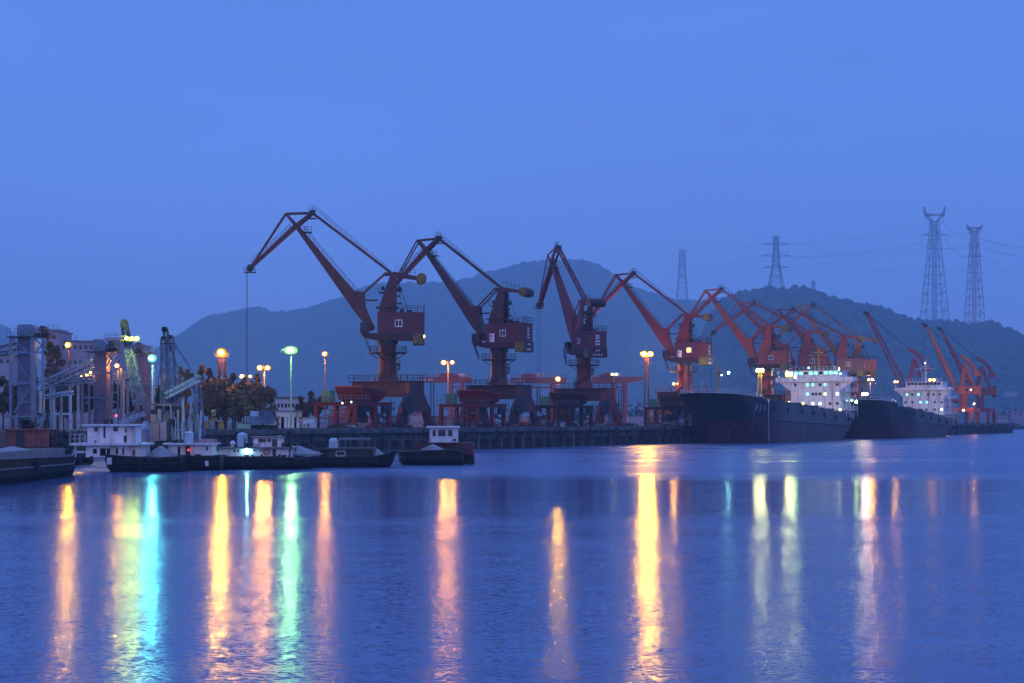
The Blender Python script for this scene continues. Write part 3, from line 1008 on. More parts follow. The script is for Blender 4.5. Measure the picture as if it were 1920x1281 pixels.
def single_boom_crane(px, off, label, paint, lattice=False, ang=176, tip=(15.2, 41.0), orange_house=True):
    pt = quay_pt(px, off, GZ)
    root = thing("portal_crane", pt, label, "crane", "straight boom cranes at the quay end")
    Mq = Matrix.Rotation(QYAW, 4, 'Z')
    Ms = Matrix.Rotation(radians(ang), 4, 'Z')
    MB(Mq).b2((-5.2, -5.2, 4.9), (5.2, 5.2, 6.6)).build("portal_beam", paint, root)
    for sx in (-1, 1):
        for sy in (-1, 1):
            MB(Mq).prism([(sx * 5.2, sy * 5.2, 4.9), (sx * 3.6, sy * 5.2, 4.9), (sx * 4.3, sy * 5.2, 0.7), (sx * 5.6, sy * 5.2, 0.7)], (0, -sy * 1.2, 0)).build("leg", paint, root)
            MB(Mq).b2((sx * 4.9 - 1.2, sy * 4.6 - 0.4, 0.05), (sx * 4.9 + 1.2, sy * 4.6 + 0.4, 0.7)).build("bogie", black, root)
    MB().cyl((0, 0, 6.6), (0, 0, 12.2), 1.5, n=20).cyl((0, 0, 9.2), (0, 0, 9.45), 2.3, n=20).build("column", paint, root)
    mb = MB(Ms).b2((-5.6, -2.1, 12.2), (2.7, 2.1, 15.4)).b2((-6.3, -2.2, 11.2), (-5.6, 2.2, 16.2))
    h = mb.build("machine_house", lamplit_orange if orange_house else paint, root)
    MB(Ms).b2((-1.2, 2.1, 13.4), (-0.2, 2.13, 14.4)).b2((-3.6, 2.1, 13.4), (-2.6, 2.13, 14.4)).build("window", glass, h)
    foot, tp = Vector((2.6, 0, 12.8)), Vector((tip[0], 0, tip[1]))
    if lattice:
        MB(Ms).truss(foot, tp, 2.2, 2.1, 16, 0.22, w2=1.0, h2=0.9, up=Vector((1, 0, 0.4))).build("boom", paint, root)
    else:
        d = (tp - foot)
        n_ = Vector((-d.z, 0, d.x)).normalized()
        rings = []
        for t, w in ((0, 0.5), (0.12, 1.3), (0.35, 1.9), (0.7, 1.2), (1.0, 0.7)):
            o = foot + d * t
            rings.append([o + n_ * w / 2 + Vector((0, w * .5, 0)), o + n_ * w / 2 - Vector((0, w * .5, 0)), o - n_ * w / 2 - Vector((0, w * .5, 0)), o - n_ * w / 2 + Vector((0, w * .5, 0))])
        MB(Ms).loft(rings, close=True).build("boom", paint, root)
    MB(Ms).cyl(tp + Vector((0.3, -0.5, 0)), tp + Vector((0.3, 0.5, 0)), 0.7).bar(tp + Vector((-0.4, 0, -0.6)), tp + Vector((1.6, 0, 0.7)), 0.8, 0.8).build("boom_head", black, root)
    mt = Vector((1.4, 0, 28.0))
    mb = MB(Ms)
    for s in (-0.9, 0.9):
        o = Vector((0, s, 0))
        mb.bar(Vector((1.2, 0, 15.4)) + o, Vector((-0.6, 0, 24.5)) + o, 0.7, 1.3, h2=0.9)
        mb.bar(Vector((-4.0, 0, 15.4)) + o, Vector((-0.8, 0, 24.0)) + o, 0.4, 0.6)
        mb.bar(Vector((0.6, 0, 18.5)) + o, Vector((-2.8, 0, 18.6)) + o, 0.3, 0.4)
    mb.build("frame_tower", paint, root)
    mb = MB(Ms)
    pts = [mt, Vector((-1.2, 0, 26.6)), Vector((-3.6, 0, 24.0)), Vector((-5.0, 0, 21.2))]
    for a, b in zip(pts, pts[1:]):
        mb.bar(a, b, 1.6, 1.1)
    lv = mb.build("balance_arm", paint, root)
    MB(Ms).b2((-6.2, -1.3, 19.6), (-3.9, 1.3, 21.6)).build("balance_weight", paint, lv)
    mb = MB(Ms)
    for s in (-0.5, 0.5):
        mb.bar(tp + Vector((0, s, 0)), mt + Vector((0, s, 0)), 0.1)
        mb.bar(foot.lerp(tp, 0.45) + Vector((0, s, 0.6)), mt + Vector((0, s, 0)), 0.12)
    mb.bar(tp + Vector((0.9, 0, 0)), Vector((tp.x + 0.9, 0, 13.0)), 0.08)
    mb.build("stay_rope", rope, root)
    mb = MB(Ms).rail([(-5.0, 1.2, 22), (-8.0, 1.2, 22.0)], 0.8, 1.0).bar((-6.6, 0, 22), (-6.6, 0, 16), 0.1)
    return root


single_boom_crane(1711, 9, "red crane with a long lattice boom and orange house behind the second ship", mat("crane_mid_red", (0.3, 0, 0)), True, 178, tip=(16.6, 41.2))
single_boom_crane(1807, 9, "bright orange straight boom crane near the far end of the quay", lamplit_orange, False, 178, tip=(15.4, 40.6))
single_boom_crane(1838, 9, "rightmost red straight boom crane at the far end of the quay", mat("crane_mid_red", (0.3, 0, 0)), False, 178, tip=(16.8, 40.5), orange_house=False)
# ------------------------------------------------------------------ cargo ships
def hull_material(name, zb, slope, xgrey):
    m = bpy.data.materials.new(name)
    m.use_nodes = True
    n, l = m.node_tree.nodes, m.node_tree.links
    b = n["Principled BSDF"]
    b.inputs["Roughness"].default_value = 0.6
    b.inputs["Specular IOR Level"].default_value = 0.2
    t = n.new("ShaderNodeTexCoord")
    sp = n.new("ShaderNodeSeparateXYZ")
    l.new(t.outputs["Object"], sp.inputs[0])

    def mth(op, *a):
        v = n.new("ShaderNodeMath")
        v.operation = op
        for i, q in enumerate(a):
            if isinstance(q, (int, float)):
                v.inputs[i].default_value = q
            else:
                l.new(q, v.inputs[i])
        return v.outputs[0]

    def mix(f, a, c):
        v = n.new("ShaderNodeMix")
        v.data_type = 'RGBA'
        l.new(f, v.inputs[0])
        for k, q in ((6, a), (7, c)):
            if isinstance(q, tuple):
                v.inputs[k].default_value = (*q, 1)
            else:
                l.new(q, v.inputs[k])
        return v.outputs[2]
    nz = n.new("ShaderNodeTexNoise")
    nz.inputs["Scale"].default_value = 0.35
    nz.inputs["Detail"].default_value = 8
    nz.inputs["Roughness"].default_value = 0.7
    l.new(t.outputs["Object"], nz.inputs["Vector"])
    mp = n.new("ShaderNodeMapping")
    mp.inputs["Scale"].default_value = (1.2, 1.2, 0.10)
    l.new(t.outputs["Object"], mp.inputs[0])
    st = n.new("ShaderNodeTexNoise")
    st.inputs["Scale"].default_value = 1.0
    st.inputs["Detail"].default_value = 8
    st.inputs["Roughness"].default_value = 0.7
    l.new(mp.outputs[0], st.inputs["Vector"])
    line = mth('SUBTRACT', sp.outputs["Z"], mth('ADD', mth('MULTIPLY', sp.outputs["X"], slope), zb))
    up_f = mth('GREATER_THAN', line, 0.0)
    grey_f = mth('MULTIPLY', mth('MULTIPLY', mth('SMOOTH_MIN', 1.0, mth('MAXIMUM', 0.0, mth('MULTIPLY', mth('SUBTRACT', sp.outputs["X"], xgrey), 0.08)), 0.1), 0.9), mth('MULTIPLY', nz.outputs["Fac"], 1.7))
    upc = mix(grey_f, (0.016, 0.02, 0.026), (0.14, 0.15, 0.17))
    lowc = mix(grey_f, (0.055, 0.016, 0.026), (0.115, 0.09, 0.11))
    c = mix(up_f, lowc, upc)
    band = mth('MULTIPLY', mth('LESS_THAN', mth('ABSOLUTE', line), 0.16), mth('GREATER_THAN', nz.outputs["Fac"], 0.42))
    c = mix(band, c, (0.012, 0.012, 0.014))
    rr = n.new("ShaderNodeMapRange")
    rr.inputs["From Min"].default_value = 0.52
    rr.inputs["From Max"].default_value = 0.75
    rr.inputs["To Max"].default_value = 0.75
    l.new(st.outputs["Fac"], rr.inputs[0])
    c = mix(rr.outputs[0], c, (0.075, 0.045, 0.038))
    cb = n.new("ShaderNodeCombineXYZ")          # weld seams between the shell plates
    l.new(sp.outputs["X"], cb.inputs[0])
    l.new(sp.outputs["Z"], cb.inputs[1])
    br = n.new("ShaderNodeTexBrick")
    br.inputs["Scale"].default_value = 1.0
    br.inputs["Brick Width"].default_value = 6.5
    br.inputs["Row Height"].default_value = 1.9
    br.inputs["Mortar Size"].default_value = 0.06
    br.inputs["Color1"].default_value = (0, 0, 0, 1)
    br.inputs["Color2"].default_value = (0.25, 0.25, 0.25, 1)
    br.inputs["Mortar"].default_value = (0.8, 0.8, 0.8, 1)
    l.new(cb.outputs[0], br.inputs["Vector"])
    sv = n.new("ShaderNodeSeparateColor")
    l.new(br.outputs["Color"], sv.inputs[0])
    c = mix(mth('MULTIPLY', sv.outputs[0], 0.45), c, (0.006, 0.006, 0.008))
    l.new(c, b.inputs["Base Color"])
    bp = n.new("ShaderNodeBump")
    bp.inputs["Strength"].default_value = 0.4
    bp.inputs["Distance"].default_value = 0.15
    l.new(nz.outputs["Fac"], bp.inputs["Height"])
    l.new(bp.outputs[0], b.inputs["Normal"])
    MATS[name] = m
    return m


def cargo_ship(px, label, L, B, gun, hullm, hx, sup, wins, seed, name_marks, lights):
    """local x runs aft along the quay, y towards the land; gun = [(x, bulwark height)]"""
    pt = quay_pt(px, -9.5, 0)
    root = thing("cargo_ship", pt, label, "ship", "bulk carriers moored at the quay", rz=QYAW)
    lv = [0.0, 0.12, 0.3, 0.5, 0.7, 0.86, 1.0]
    NU = 60
    rings = []

    def shape(u, k):
        stem = -6.2 * k ** 1.2
        stern = L + 5.5 * max(0.0, k - 0.15) ** 0.8
        x = stem + (u ** 1.25 if u < 1 else 1) * (stern - stem)
        s = x - stem
        e = stern - x
        lf = 21 - 14 * k
        f = min(1.0, s / lf)
        hb = B * (1 - (1 - f) ** (1.9 + 0.9 * k)) ** (0.80 + 0.1 * (1 - k))
        la = 13 - 8 * k
        fa = min(1.0, e / la)
        ha = (0.10 + 0.75 * k) + (0.90 - 0.75 * k) * (1 - (1 - fa) ** 2)
        return x, hb * min(1.0, ha)
    for u_ in range(NU + 1):
        u = u_ / NU
        near, far = [], []
        for k in lv:
            x, h = shape(u, k)
            top = interp(gun, x)
            z = -1.2 + (top + 1.2) * k
            near.append(Vector((x, -h, z)))
            far.append(Vector((x, h, z)))
        rings.append(near + far[::-1])
    MB().loft(rings, caps=False).build("hull", hullm, root)
    n = len(lv)
    # transom plate
    mb = MB()
    last = rings[-1]
    mb.add(last, [tuple(range(len(last)))])
    mb.build("transom", hullm, root)
    # decks inside the bulwark
    mb = MB()
    vs, fs = [], []
    for i, r in enumerate(rings):
        d = 1.0
        a, b = r[n - 1], r[n]
        vs += [Vector((a.x, a.y * 0.985, a.z - d)), Vector((b.x, b.y * 0.985, b.z - d))]
    for i in range(len(rings) - 1):
        fs.append((2 * i, 2 * i + 1, 2 * i + 3, 2 * i + 2))
    mb.add(vs, fs)
    mb.build("deck", mat("green_brown_deck", (0.05, 0.055, 0.05), 0.7, var=0.3), root)
    # bulwark cap and rail on the forecastle
    mb = MB()
    fore = [r for r in rings if r[n - 1].x < 14.5]
    for a, b in zip(fore, fore[1:]):
        mb.bar(a[n - 1], b[n - 1], 0.25, 0.12).bar(a[n], b[n], 0.25, 0.12)
    mb.build("bulwark_cap", white, root)
    mb = MB().rail([r[n - 1] + Vector((0, 0.3, 0)) for r in fore[::2]], 1.0, 1.5, 0.07).rail([r[n] - Vector((0, 0.3, 0)) for r in fore[::2]], 1.0, 1.5, 0.07)
    mb.build("bow_railing", white, root)
    zf = interp(gun, 3)
    mb = MB().cyl((4.5, 0, zf - 1), (4.5, 0, zf + 7.2), 0.28, 0.18).b2((4.1, -1.5, zf + 4.6), (4.9, 1.5, zf + 4.75)).b2((4.2, -0.8, zf + 6.6), (4.8, 0.8, zf + 6.7)).cyl((4.5, 0, zf + 7.2), (4.5, 0, zf + 9.0), 0.08)
    mb.rail([(4.1, -1.5, zf + 4.75), (4.1, 1.5, zf + 4.75)], 0.7, 1.0, 0.06)
    fm = mb.build("foremast", yellow, root)
    zl = zf + 5.3                                  # added light aimed aft to brighten the superstructure, hidden from the front
    MB().cyl((4.75, 0, zl), (5.1, 0, zl), 0.5, n=14).build("added_light_housing", grey, fm)
    MB().cyl((5.103, 0, zl), (5.15, 0, zl), 0.4, n=14).build("lens", emit("added_superstructure_light", (1.0, 0.80, 0.66), 3600), fm)
    MB().cyl((-4.6, 0, zf), (-4.6, 0, zf + 3.6), 0.07).build("jackstaff", white, root)
    mb = MB()
    for x, y in ((6, -3), (6, 3), (9, -2.4), (9, 2.4)):
        mb.cyl((x, y - 0.9, zf - 0.3), (x, y + 0.9, zf - 0.3), 0.65, n=12).b2((x - 0.7, y - 0.2, zf - 1), (x + 0.7, y + 0.2, zf))
    mb.build("windlass", grey, root)
    def side(x, z):
        """near side breadth of the hull at station x and height z"""
        best = None
        for r in rings:
            for a, b in zip(r[:n - 1], r[1:n]):
                if a.z <= z <= b.z:
                    q = a.lerp(b, (z - a.z) / (b.z - a.z))
                    if best is None or abs(q.x - x) < abs(best.x - x):
                        best = q
        return best

    for x, za, zb_ in ((2.2, 1.2, 5.0), (8.0, 3.6, 8.6), (L * 0.5, 1.0, 4.0)):
        mb = MB()
        z = za
        while z < zb_:
            q = side(x, z)
            mb.box(q + Vector((0, -0.05, 0)), (0.22, 0.06, 0.3))
            z += 0.62
        mb.build("draught_mark", mat("faded_name_paint", (0.28, 0.26, 0.31)), root)
    if name_marks:
        y = side(16.2, interp(gun, 16.2) - 0.6).y - 0.3
        mb = MB()
        for dx in (-0.2, 0.2):
            mb.bar((16.2 + dx, y, 0.4), (16.2 + dx, y, interp(gun, 16.2) + 0.6), 0.09)
        for k in range(24):
            mb.bar((16.0, y, 0.5 + k * 0.42), (16.4, y, 0.5 + k * 0.42), 0.1, 0.12)
        mb.build("boarding_ladder", bluepale, root)
    mb = MB()
    for x in range(20, int(L) - 3, 9):
        zt = interp(gun, x) - 1.6
        q = side(x, zt)
        mb.cyl(q + Vector((0, -0.1, 0)), q + Vector((0, -0.45, 0)), 0.55, n=12).bar(q + Vector((0, -0.2, 0.4)), q + Vector((0, -0.1, 1.5)), 0.06)
    mb.build("hull_fender", rubber, root)
    # anchor and marks
    MB().bar((1.6, -3.9, zf * 0.60), (2.4, -4.5, zf * 0.40), 0.35).bar((1.7, -4.9, zf * 0.40), (3.0, -4.3, zf * 0.38), 0.35).build("anchor", black, root)
    if name_marks:
        mb = MB()
        o = Vector((8.2, -8.16, 9.1))
        r = random.Random(seed)
        for i, (w, rows) in enumerate(((1.7, (0.9, 0.55, 0.2, -0.1, -0.9)), (1.7, (0.8, 0.3, -0.2, -0.95)), (1.2, (0.8, 0.4, -0.6)))):
            c = Vector((9.0 + i * 2.5, -8.13, 8.9 - i * 0.15))
            for z in rows:
                off = 0.28 * z
                mb.bar(c + Vector((-w * 0.36 + off * 1.6, 0, z * 0.8)), c + Vector((w * 0.36 + off * 1.6, 0, z * 0.8)), 0.10, 0.11)
            mb.bar(c + Vector((-0.5, 0, -0.7)), c + Vector((0.1, 0, 0.7)), 0.10, 0.10)
            mb.bar(c + Vector((0.15, 0, -0.55)), c + Vector((0.6, 0, 0.55)), 0.10, 0.09)
        mb.build("name_lettering", mat("faded_name_paint", (0.28, 0.26, 0.31), 0.7, var=0.5, vscale=4), root)
    # hatches
    x = 17.0
    while x < hx - 12:
        zd = interp(gun, x + 5) - 1.0
        mb = MB().b2((x, -5.4, zd - 0.5), (x + 11, 5.4, zd + 0.75))
        for k in range(6):
            mb.b2((x + 0.3 + k * 1.8, -5.6, zd + 0.75), (x + 1.9 + k * 1.8, 5.6, zd + 0.98))
        mb.build("hatch", mat("hatch_cover", (0.06, 0.075, 0.09), 0.6, var=0.3), root)
        x += 12.6
    mb = MB()
    x = 16.5
    while x < hx - 2:
        zd = interp(gun, x)
        _, h = shape(0.6, 1)
        mb.b2((x, -B + 0.15, zd - 0.1), (x + 1.4 + (x * 7 % 3), -B + 0.5, zd + 0.28 + (x * 5 % 2) * 0.12))
        mb.bar((x, -B + 0.3, zd), (x, -B + 0.3, zd + 0.9), 0.07)
        x += 3.1
    mb.bar((16.5, -B + 0.3, interp(gun, 16.5) - 0.1), (hx - 2, -B + 0.3, interp(gun, hx - 2) - 0.1), 0.2, 0.5)
    mb.build("side_gear", black, root)
    # superstructure
    hw, z0, z1, zw0, zw1, zt, hwing, wh = sup
    blk = MB().b2((hx, -hw, z0), (hx + 8.5, hw, z1)).build("superstructure", shipwhite, root)
    for (y, z, e, w) in wins:
        MB().b2((hx - 0.03, y - w / 2, z - w / 2), (hx - 0.003, y + w / 2, z + w / 2)).build("window", e, blk)
    nf = int((z1 - z0) / 2.6)
    mb = MB()
    for k in range(1, nf + 1):
        z = z1 - k * 2.6
        if z > z0:
            mb.b2((hx + 1.2, -hw - 1.6, z - 0.12), (hx + 10.5, -hw, z)).b2((hx + 8.5, -hw, z - 0.12), (hx + 10.5, hw, z))
            mb.rail([(hx + 1.2, -hw - 1.55, z), (hx + 10.4, -hw - 1.55, z)], 1.0, 1.3, 0.07)
            mb.bar((hx + 2.0 + k * 1.2, -hw - 0.8, z), (hx + 5 + k * 1.2, -hw - 0.8, z - 2.6), 0.7, 0.1)
    for x in (1.3, 4.3, 7.3, 10.3):
        mb.bar((hx + x, -hw - 1.5, z0), (hx + x, -hw - 1.5, z1), 0.12)
    mb.build("side_gallery", shipwhite, root)
    mb = MB().b2((hx - 0.8, -hwing, zw0), (hx + 2.4, hwing, zw0 + 0.15)).b2((hx - 0.85, -hwing, zw0 + 0.15), (hx - 0.75, hwing, zw1))
    mb.b2((hx - 0.8, -hwing - 0.05, zw0 + 0.15), (hx + 2.4, -hwing + 0.05, zw1)).b2((hx - 0.8, hwing - 0.05, zw0 + 0.15), (hx + 2.4, hwing + 0.05, zw1))
    for s in (-1, 1):
        mb.prism([(hx, s * hw, z1 - 2.3), (hx, s * hw, zw0), (hx, s * (hwing - 0.4), zw0)], (0.4, 0, 0))
    mb.build("bridge_wing", shipwhite, root)
    w_ = MB().b2((hx + 0.6, -wh, zw0 + 0.15), (hx + 7, wh, zt)).b2((hx - 0.1, -wh - 0.5, zt), (hx + 7.3, wh + 0.5, zt + 0.18)).build("wheelhouse", shipwhite, root)
    nw = 9
    for k in range(nw):
        y = -wh + 0.4 + (2 * wh - 0.8) * (k + 0.5) / nw
        MB().b2((hx + 0.57, y - 0.5, zt - 0.95), (hx + 0.597, y + 0.5, zt - 0.2)).build("window", (E_TQ if lights and k not in (3, 6) else glass), w_)
    mb = MB().cyl((hx + 3, 0, zt), (hx + 3, 0, zt + 6.3), 0.32, 0.18).b2((hx + 2.5, -3.2, zt + 4.6), (hx + 3.5, 3.2, zt + 4.75)).cyl((hx + 3, 0, zt + 6.3), (hx + 3, 0, zt + 8.6), 0.07)
    mb.bar((hx + 3, -3, zt + 4.6), (hx + 3, -0.2, zt + 3.0), 0.1).bar((hx + 3, 3, zt + 4.6), (hx + 3, 0.2, zt + 3.0), 0.1).cyl((hx + 3, 1.2, zt), (hx + 3, 1.2, zt + 3), 0.1)
    mb.bar((hx + 2.4, -1.5, zt + 5.3), (hx + 2.4, 1.5, zt + 5.3), 0.15, 0.3)
    mb.build("radar_mast", yellow if seed == 1 else white, root)
    MB().rail([(hx + 0.2, -wh, zt + 0.18), (hx + 0.2, wh, zt + 0.18)], 1.0, 1.2, 0.07).cyl((hx + 2, -wh + 2, zt + .2), (hx + 2, -wh + 2, zt + 1.4), 0.35).build("roof_railing", white, root)
    mb = MB().b2((hx + 9.5, -2.4, z1 - 2), (hx + 13.0, 2.4, z1 + 1.5)).cyl((hx + 11, 0, z1 + 1.5), (hx + 11, 0, z1 + 3), 0.6)
    mb.build("funnel", darkred, root)
    # lifeboat
    MB().ball((hx + 8.2, -hw - 1.9, (z0 + z1) / 2 + 1.6), 1.0, 10, 2.4, 0.9, 0.9).build("lifeboat", orange, root)
    return root


G1 = [(-6.5, 12.3), (0, 11.9), (9, 11.5), (13, 11.4), (15.5, 10.45), (30, 10.0), (50, 9.0), (72, 7.6), (79, 7.5), (80.2, 9.5), (90, 9.9)]
T, Yw, Wn = E_TQ, emit("yellow_cabin_light", (0.9, 1.0, 0.35), 3.0), emit("white_cabin_light", (0.75, 1.0, 1.0), 3.5)
OW = emit("dim_orange_window", (1.0, 0.4, 0.15), 0.7)


def face(px, pc, s):
    return -(px - pc) / s


W1 = [(face(p, 1529, 6.15), 15.6, e, 0.72) for p, e in ((1493, glass), (1515, T), (1525, T), (1538, glass), (1547, T), (1569, glass))]
W1 += [(face(p, 1529, 6.15), 13.0, e, 0.75) for p, e in ((1493, OW), (1515, T), (1525, glass), (1531, black), (1538, glass), (1547, Yw), (1569, Wn))]
W1 += [(face(p, 1529, 6.15), 10.3, e, 0.72) for p, e in ((1507, Yw), (1525, Wn), (1538, Wn), (1556, glass), (1569, glass))]
ship1 = cargo_ship(1332, "nearer black hulled cargo ship with white bridge and faded white bow lettering", 80, 8.0, G1, hull_material("worn_hull", 6.0, -0.026, 17), 70,
                   (7.2, 6.5, 16.3, 16.4, 17.7, 19.5, 11.4, 7.0), W1, 1, True, True)
G2 = [(-6.5, 11.9), (0, 11.6), (9, 11.3), (12, 11.2), (13.5, 9.8), (30, 9.0), (50, 7.6), (62, 6.6), (90, 6.4)]
W2 = [(face(p, 1731, 5.6), z, e, 0.72) for z, row in ((14.3, ((1700, T), (1710, glass), (1722, T), (1740, glass), (1751, glass), (1762, glass))),
                                                    (11.7, ((1697, glass), (1710, glass), (1726, T), (1738, T), (1753, glass), (1766, glass))),
                                                    (9.2, ((1711, T), (1725, glass), (1737, glass), (1753, glass), (1766, Wn)))) for p, e in row]
ship2 = cargo_ship(1612, "farther dark cargo ship whose white bridge has rows of small dark windows", 74, 7.6, G2, hull_material("worn_hull_far", 5.6, -0.024, 25), 64,
                   (6.9, 5.5, 15.6, 15.7, 16.7, 18.5, 9.6, 6.2), W2, 2, False, False)


# ------------------------------------------------------------------ working boats in the foreground
class Fr:
    """a boat whose side faces the camera: photo columns and rows on its near side become local metres"""

    def __init__(s, D, pc, name, label, cat, group=None, yaw=0.0):
        s.s = F / D
        s.pc = pc
        s.root = thing(name, ((pc - 960) / s.s, D, 0), label, cat, group, rz=radians(yaw))

    def x(s, px):
        return (px - s.pc) / s.s

    def z(s, py):
        return CH + (HZ - py) / s.s

    def r(s, mb, x0, x1, y0, y1, d0, d1):
        return mb.b2((s.x(x0), d0, s.z(y1)), (s.x(x1), d1, s.z(y0)))


def boat_hull(fr, x0, x1, ztops, beam, m, bow=1, gm=None, rake=1.6):
    """hull between local x0 and x1; bow=+1 points right; ztops = [(f, z)]"""
    L = x1 - x0
    rings = []
    for i in range(21):
        f = i / 20
        x = x0 + L * f
        e = f if bow < 0 else 1 - f
        h = beam / 2 * (1 - (1 - min(1, e / 0.22)) ** 2.2) ** 0.6 if e < 0.22 else beam / 2
        h = max(h, 0.12)
        zt = interp(ztops, f)
        sh = rake * bow * max(0, 1 - e / 0.3)
        rings.append([Vector((x - sh * 0.9, beam / 2 - h * 0.8, -0.6)), Vector((x - sh * 0.3, beam / 2 - h, 0.5)), Vector((x, beam / 2 - h, zt)), Vector((x, beam / 2 + h, zt)), Vector((x - sh * .3, beam / 2 + h, 0.5)), Vector((x - sh * 0.9, beam / 2 + h * 0.8, -0.6))])
    h = MB().loft(rings, close=True).build("hull", m, fr.root)
    mb = MB()
    for a, b in zip(rings, rings[1:]):
        mb.bar(a[2] + Vector((0, -0.03, -0.08)), b[2] + Vector((0, -0.03, -0.08)), 0.14, 0.16).bar(a[3], b[3], 0.12, 0.14)
        mb.bar(a[2].lerp(a[1], 0.6) + Vector((0, -0.03, 0)), b[2].lerp(b[1], 0.6) + Vector((0, -0.03, 0)), 0.1, 0.1)
    mb.build("rubbing_strake", gm or black, fr.root)
    return h


def house(fr, name, m, x0, x1, y0, y1, d0, d1, wins=(), doors=(), roof=None, wm=None, rm=None):
    mb = MB()
    fr.r(mb, x0, x1, y0, y1, d0, d1)
    h = mb.build(name, m, fr.root)
    for (a, b, c, d) in wins:
        mb = MB()
        fr.r(mb, a - 0.8, b + 0.8, c - 0.8, d + 0.8, d0 - 0.03, d0 - 0.003)
        w = mb.build("window", m, h)
        mb = MB()
        fr.r(mb, a, b, c, d, d0 - 0.05, d0 - 0.031)
        mb.build("pane", wm or glass, w)
    for (a, b, c, d) in doors:
        mb = MB()
        fr.r(mb, a, b, c, d, d0 - 0.04, d0 - 0.003)
        mb.build("door", black, h)
    if roof:
        a, b, c, d, o = roof
        mb = MB()
        fr.r(mb, a, b, c, d, d0 - o, d1 + o)
        mb.build("roof", rm or white, h)
    return h


def heap(loc, rx, ry, h, label, seed, name="gravel_heap"):
    mb = MB()
    rings = []
    for i in range(9):
        f = i / 8
        rings.append([Vector((rx * (1 - f) * cos(a) * (1 + 0.12 * noise.noise(Vector((cos(a) * 2, sin(a) * 2, seed)))), ry * (1 - f) * sin(a), h * (f ** 0.9) + 0.05 * noise.noise(Vector((i, a * 3, seed))))) for a in [2 * pi * j / 28 for j in range(28)]])
    mb.loft(rings[:-1] + [[Vector((0.03 * cos(a), 0.03 * sin(a), h * 0.97)) for a in [2 * pi * j / 28 for j in range(28)]]], close=True)
    o = mb.build(name, sand, None, smooth=True)
    o.location = loc
    tag(o, label, "gravel heap", "gravel heaps on the boats")
    return o


def tyre(fr, px, py, r=0.38, m=None):
    c = Vector((fr.x(px), -0.16, fr.z(py)))
    mb = MB()
    n, k = 14, 6
    rings = []
    for i in range(n):
        a = 2 * pi * i / n
        rings.append([c + Vector((cos(a) * (r - 0.11 + 0.11 * cos(b)), 0.11 * sin(b), sin(a) * (r - 0.11 + 0.11 * cos(b)))) for b in [2 * pi * j / k for j in range(k)]])
    rings.append(rings[0])
    mb.loft(rings, close=True, caps=False)
    mb.build("tyre_fender", m or rubber, fr.root)


# long barge gliding at the left edge
def big_barge():
    root = thing("sand_barge", (-49.3, 139, 0), "long low dark barge with a pale sand heap cut by the left edge", "barge")
    rings = []
    for i in range(25):
        f = i / 24
        y = -24 + 46 * f
        e = 1 - f
        h = 4.3 * (1 - (1 - min(1, e / 0.2)) ** 2) ** 0.7 if e < 0.2 else 4.3
        h = max(0.5, h)
        zt = 2.55 - 0.5 * f + (0.5 if f > 0.86 else 0)
        rings.append([Vector((h * 0.85, y - 1.2 * (f > .8) * (f - .8) * 5, -0.6)), Vector((h, y, 0.6)), Vector((h, y, zt)), Vector((h - 0.3, y, zt + 0.02)), Vector((h - 0.35, y, zt - 0.5)), Vector((-h + 0.35, y, zt - 0.5)), Vector((-h + 0.3, y, zt + 0.02)), Vector((-h, y, zt)), Vector((-h, y, 0.6)), Vector((-h * 0.85, y, -0.6))])
    MB().loft(rings, close=True).build("hull", hullblack, root)
    mb = MB()
    for a, b in zip(rings, rings[1:]):
        mb.bar(a[2], b[2], 0.16, 0.2).bar(a[1].lerp(a[2], 0.45) + Vector((.04, 0, 0)), b[1].lerp(b[2], 0.45) + Vector((.04, 0, 0)), 0.1, 0.12)
    mb.build("rubbing_strake", grey, root)
    mb = MB().b2((-3.4, -18, 2.2), (3.4, 14, 2.3)).b2((3.3, -18, 2.2), (3.5, 14, 2.9)).b2((-3.5, -18, 2.2), (-3.3, 14, 2.9)).b2((-3.4, 14, 2.2), (3.4, 14.2, 2.9))
    mb.build("coaming", grey, root)
    for y in (2, 16, 20):
        mb = MB().cyl((4.38, y, 1.5), (4.65, y, 1.5), 0.42, n=12)
        mb.build("tyre_fender", rubber, root)
    MB().cyl((2.6, 18.5, 2), (2.6, 18.5, 3.0), 0.2).cyl((1.9, 18.5, 2), (1.9, 18.5, 3.0), 0.2).build("bollard", black, root)
    return root


big_barge()
heap((-49.3, 147, 2.2), 2.9, 8.5, 1.0, "low pale sand heap in the long barge by the left edge", 1)

# B: two storey white boat
fb = Fr(165, 240, "cargo_boat", "white two storey boat with small dark windows at the left", "boat", "working boats moored side by side")
boat_hull(fb, fb.x(181), fb.x(338), [(0, 2.05), (0.3, 1.8), (0.7, 1.6), (1, 1.75)], 5.5, hullblack, bow=-1)
house(fb, "lower_cabin", shipwhite, 157, 262, 836, 858, 0.8, 4.6, wins=[(171, 178, 842, 851), (184, 195, 841, 855), (197, 203, 841, 855), (214, 218, 840, 852), (226, 229, 841, 853), (246, 249, 844, 855)], roof=(129, 268, 831.5, 835.5, 0.7))
house(fb, "upper_cabin", shipwhite, 158, 247, 799, 831.5, 1.2, 4.2, wins=[(171, 178, 801, 809), (207, 216, 801, 809), (229, 232, 803, 811), (171, 175, 826, 831)], doors=[(188.5, 192, 800, 822), (227, 232, 817, 830)], roof=(150, 253, 795.5, 799, 0.6))
mb = MB()
mb.rail([(fb.x(130), 0.2, fb.z(831.5)), (fb.x(158), 0.2, fb.z(831.5))], 1.0, 0.5, 0.05)
mb.rail([(fb.x(158), 0.3, fb.z(831.5)), (fb.x(186), 0.3, fb.z(831.5))], 0.7, 0.6, 0.05)
mb.build("railing", white, fb.root)
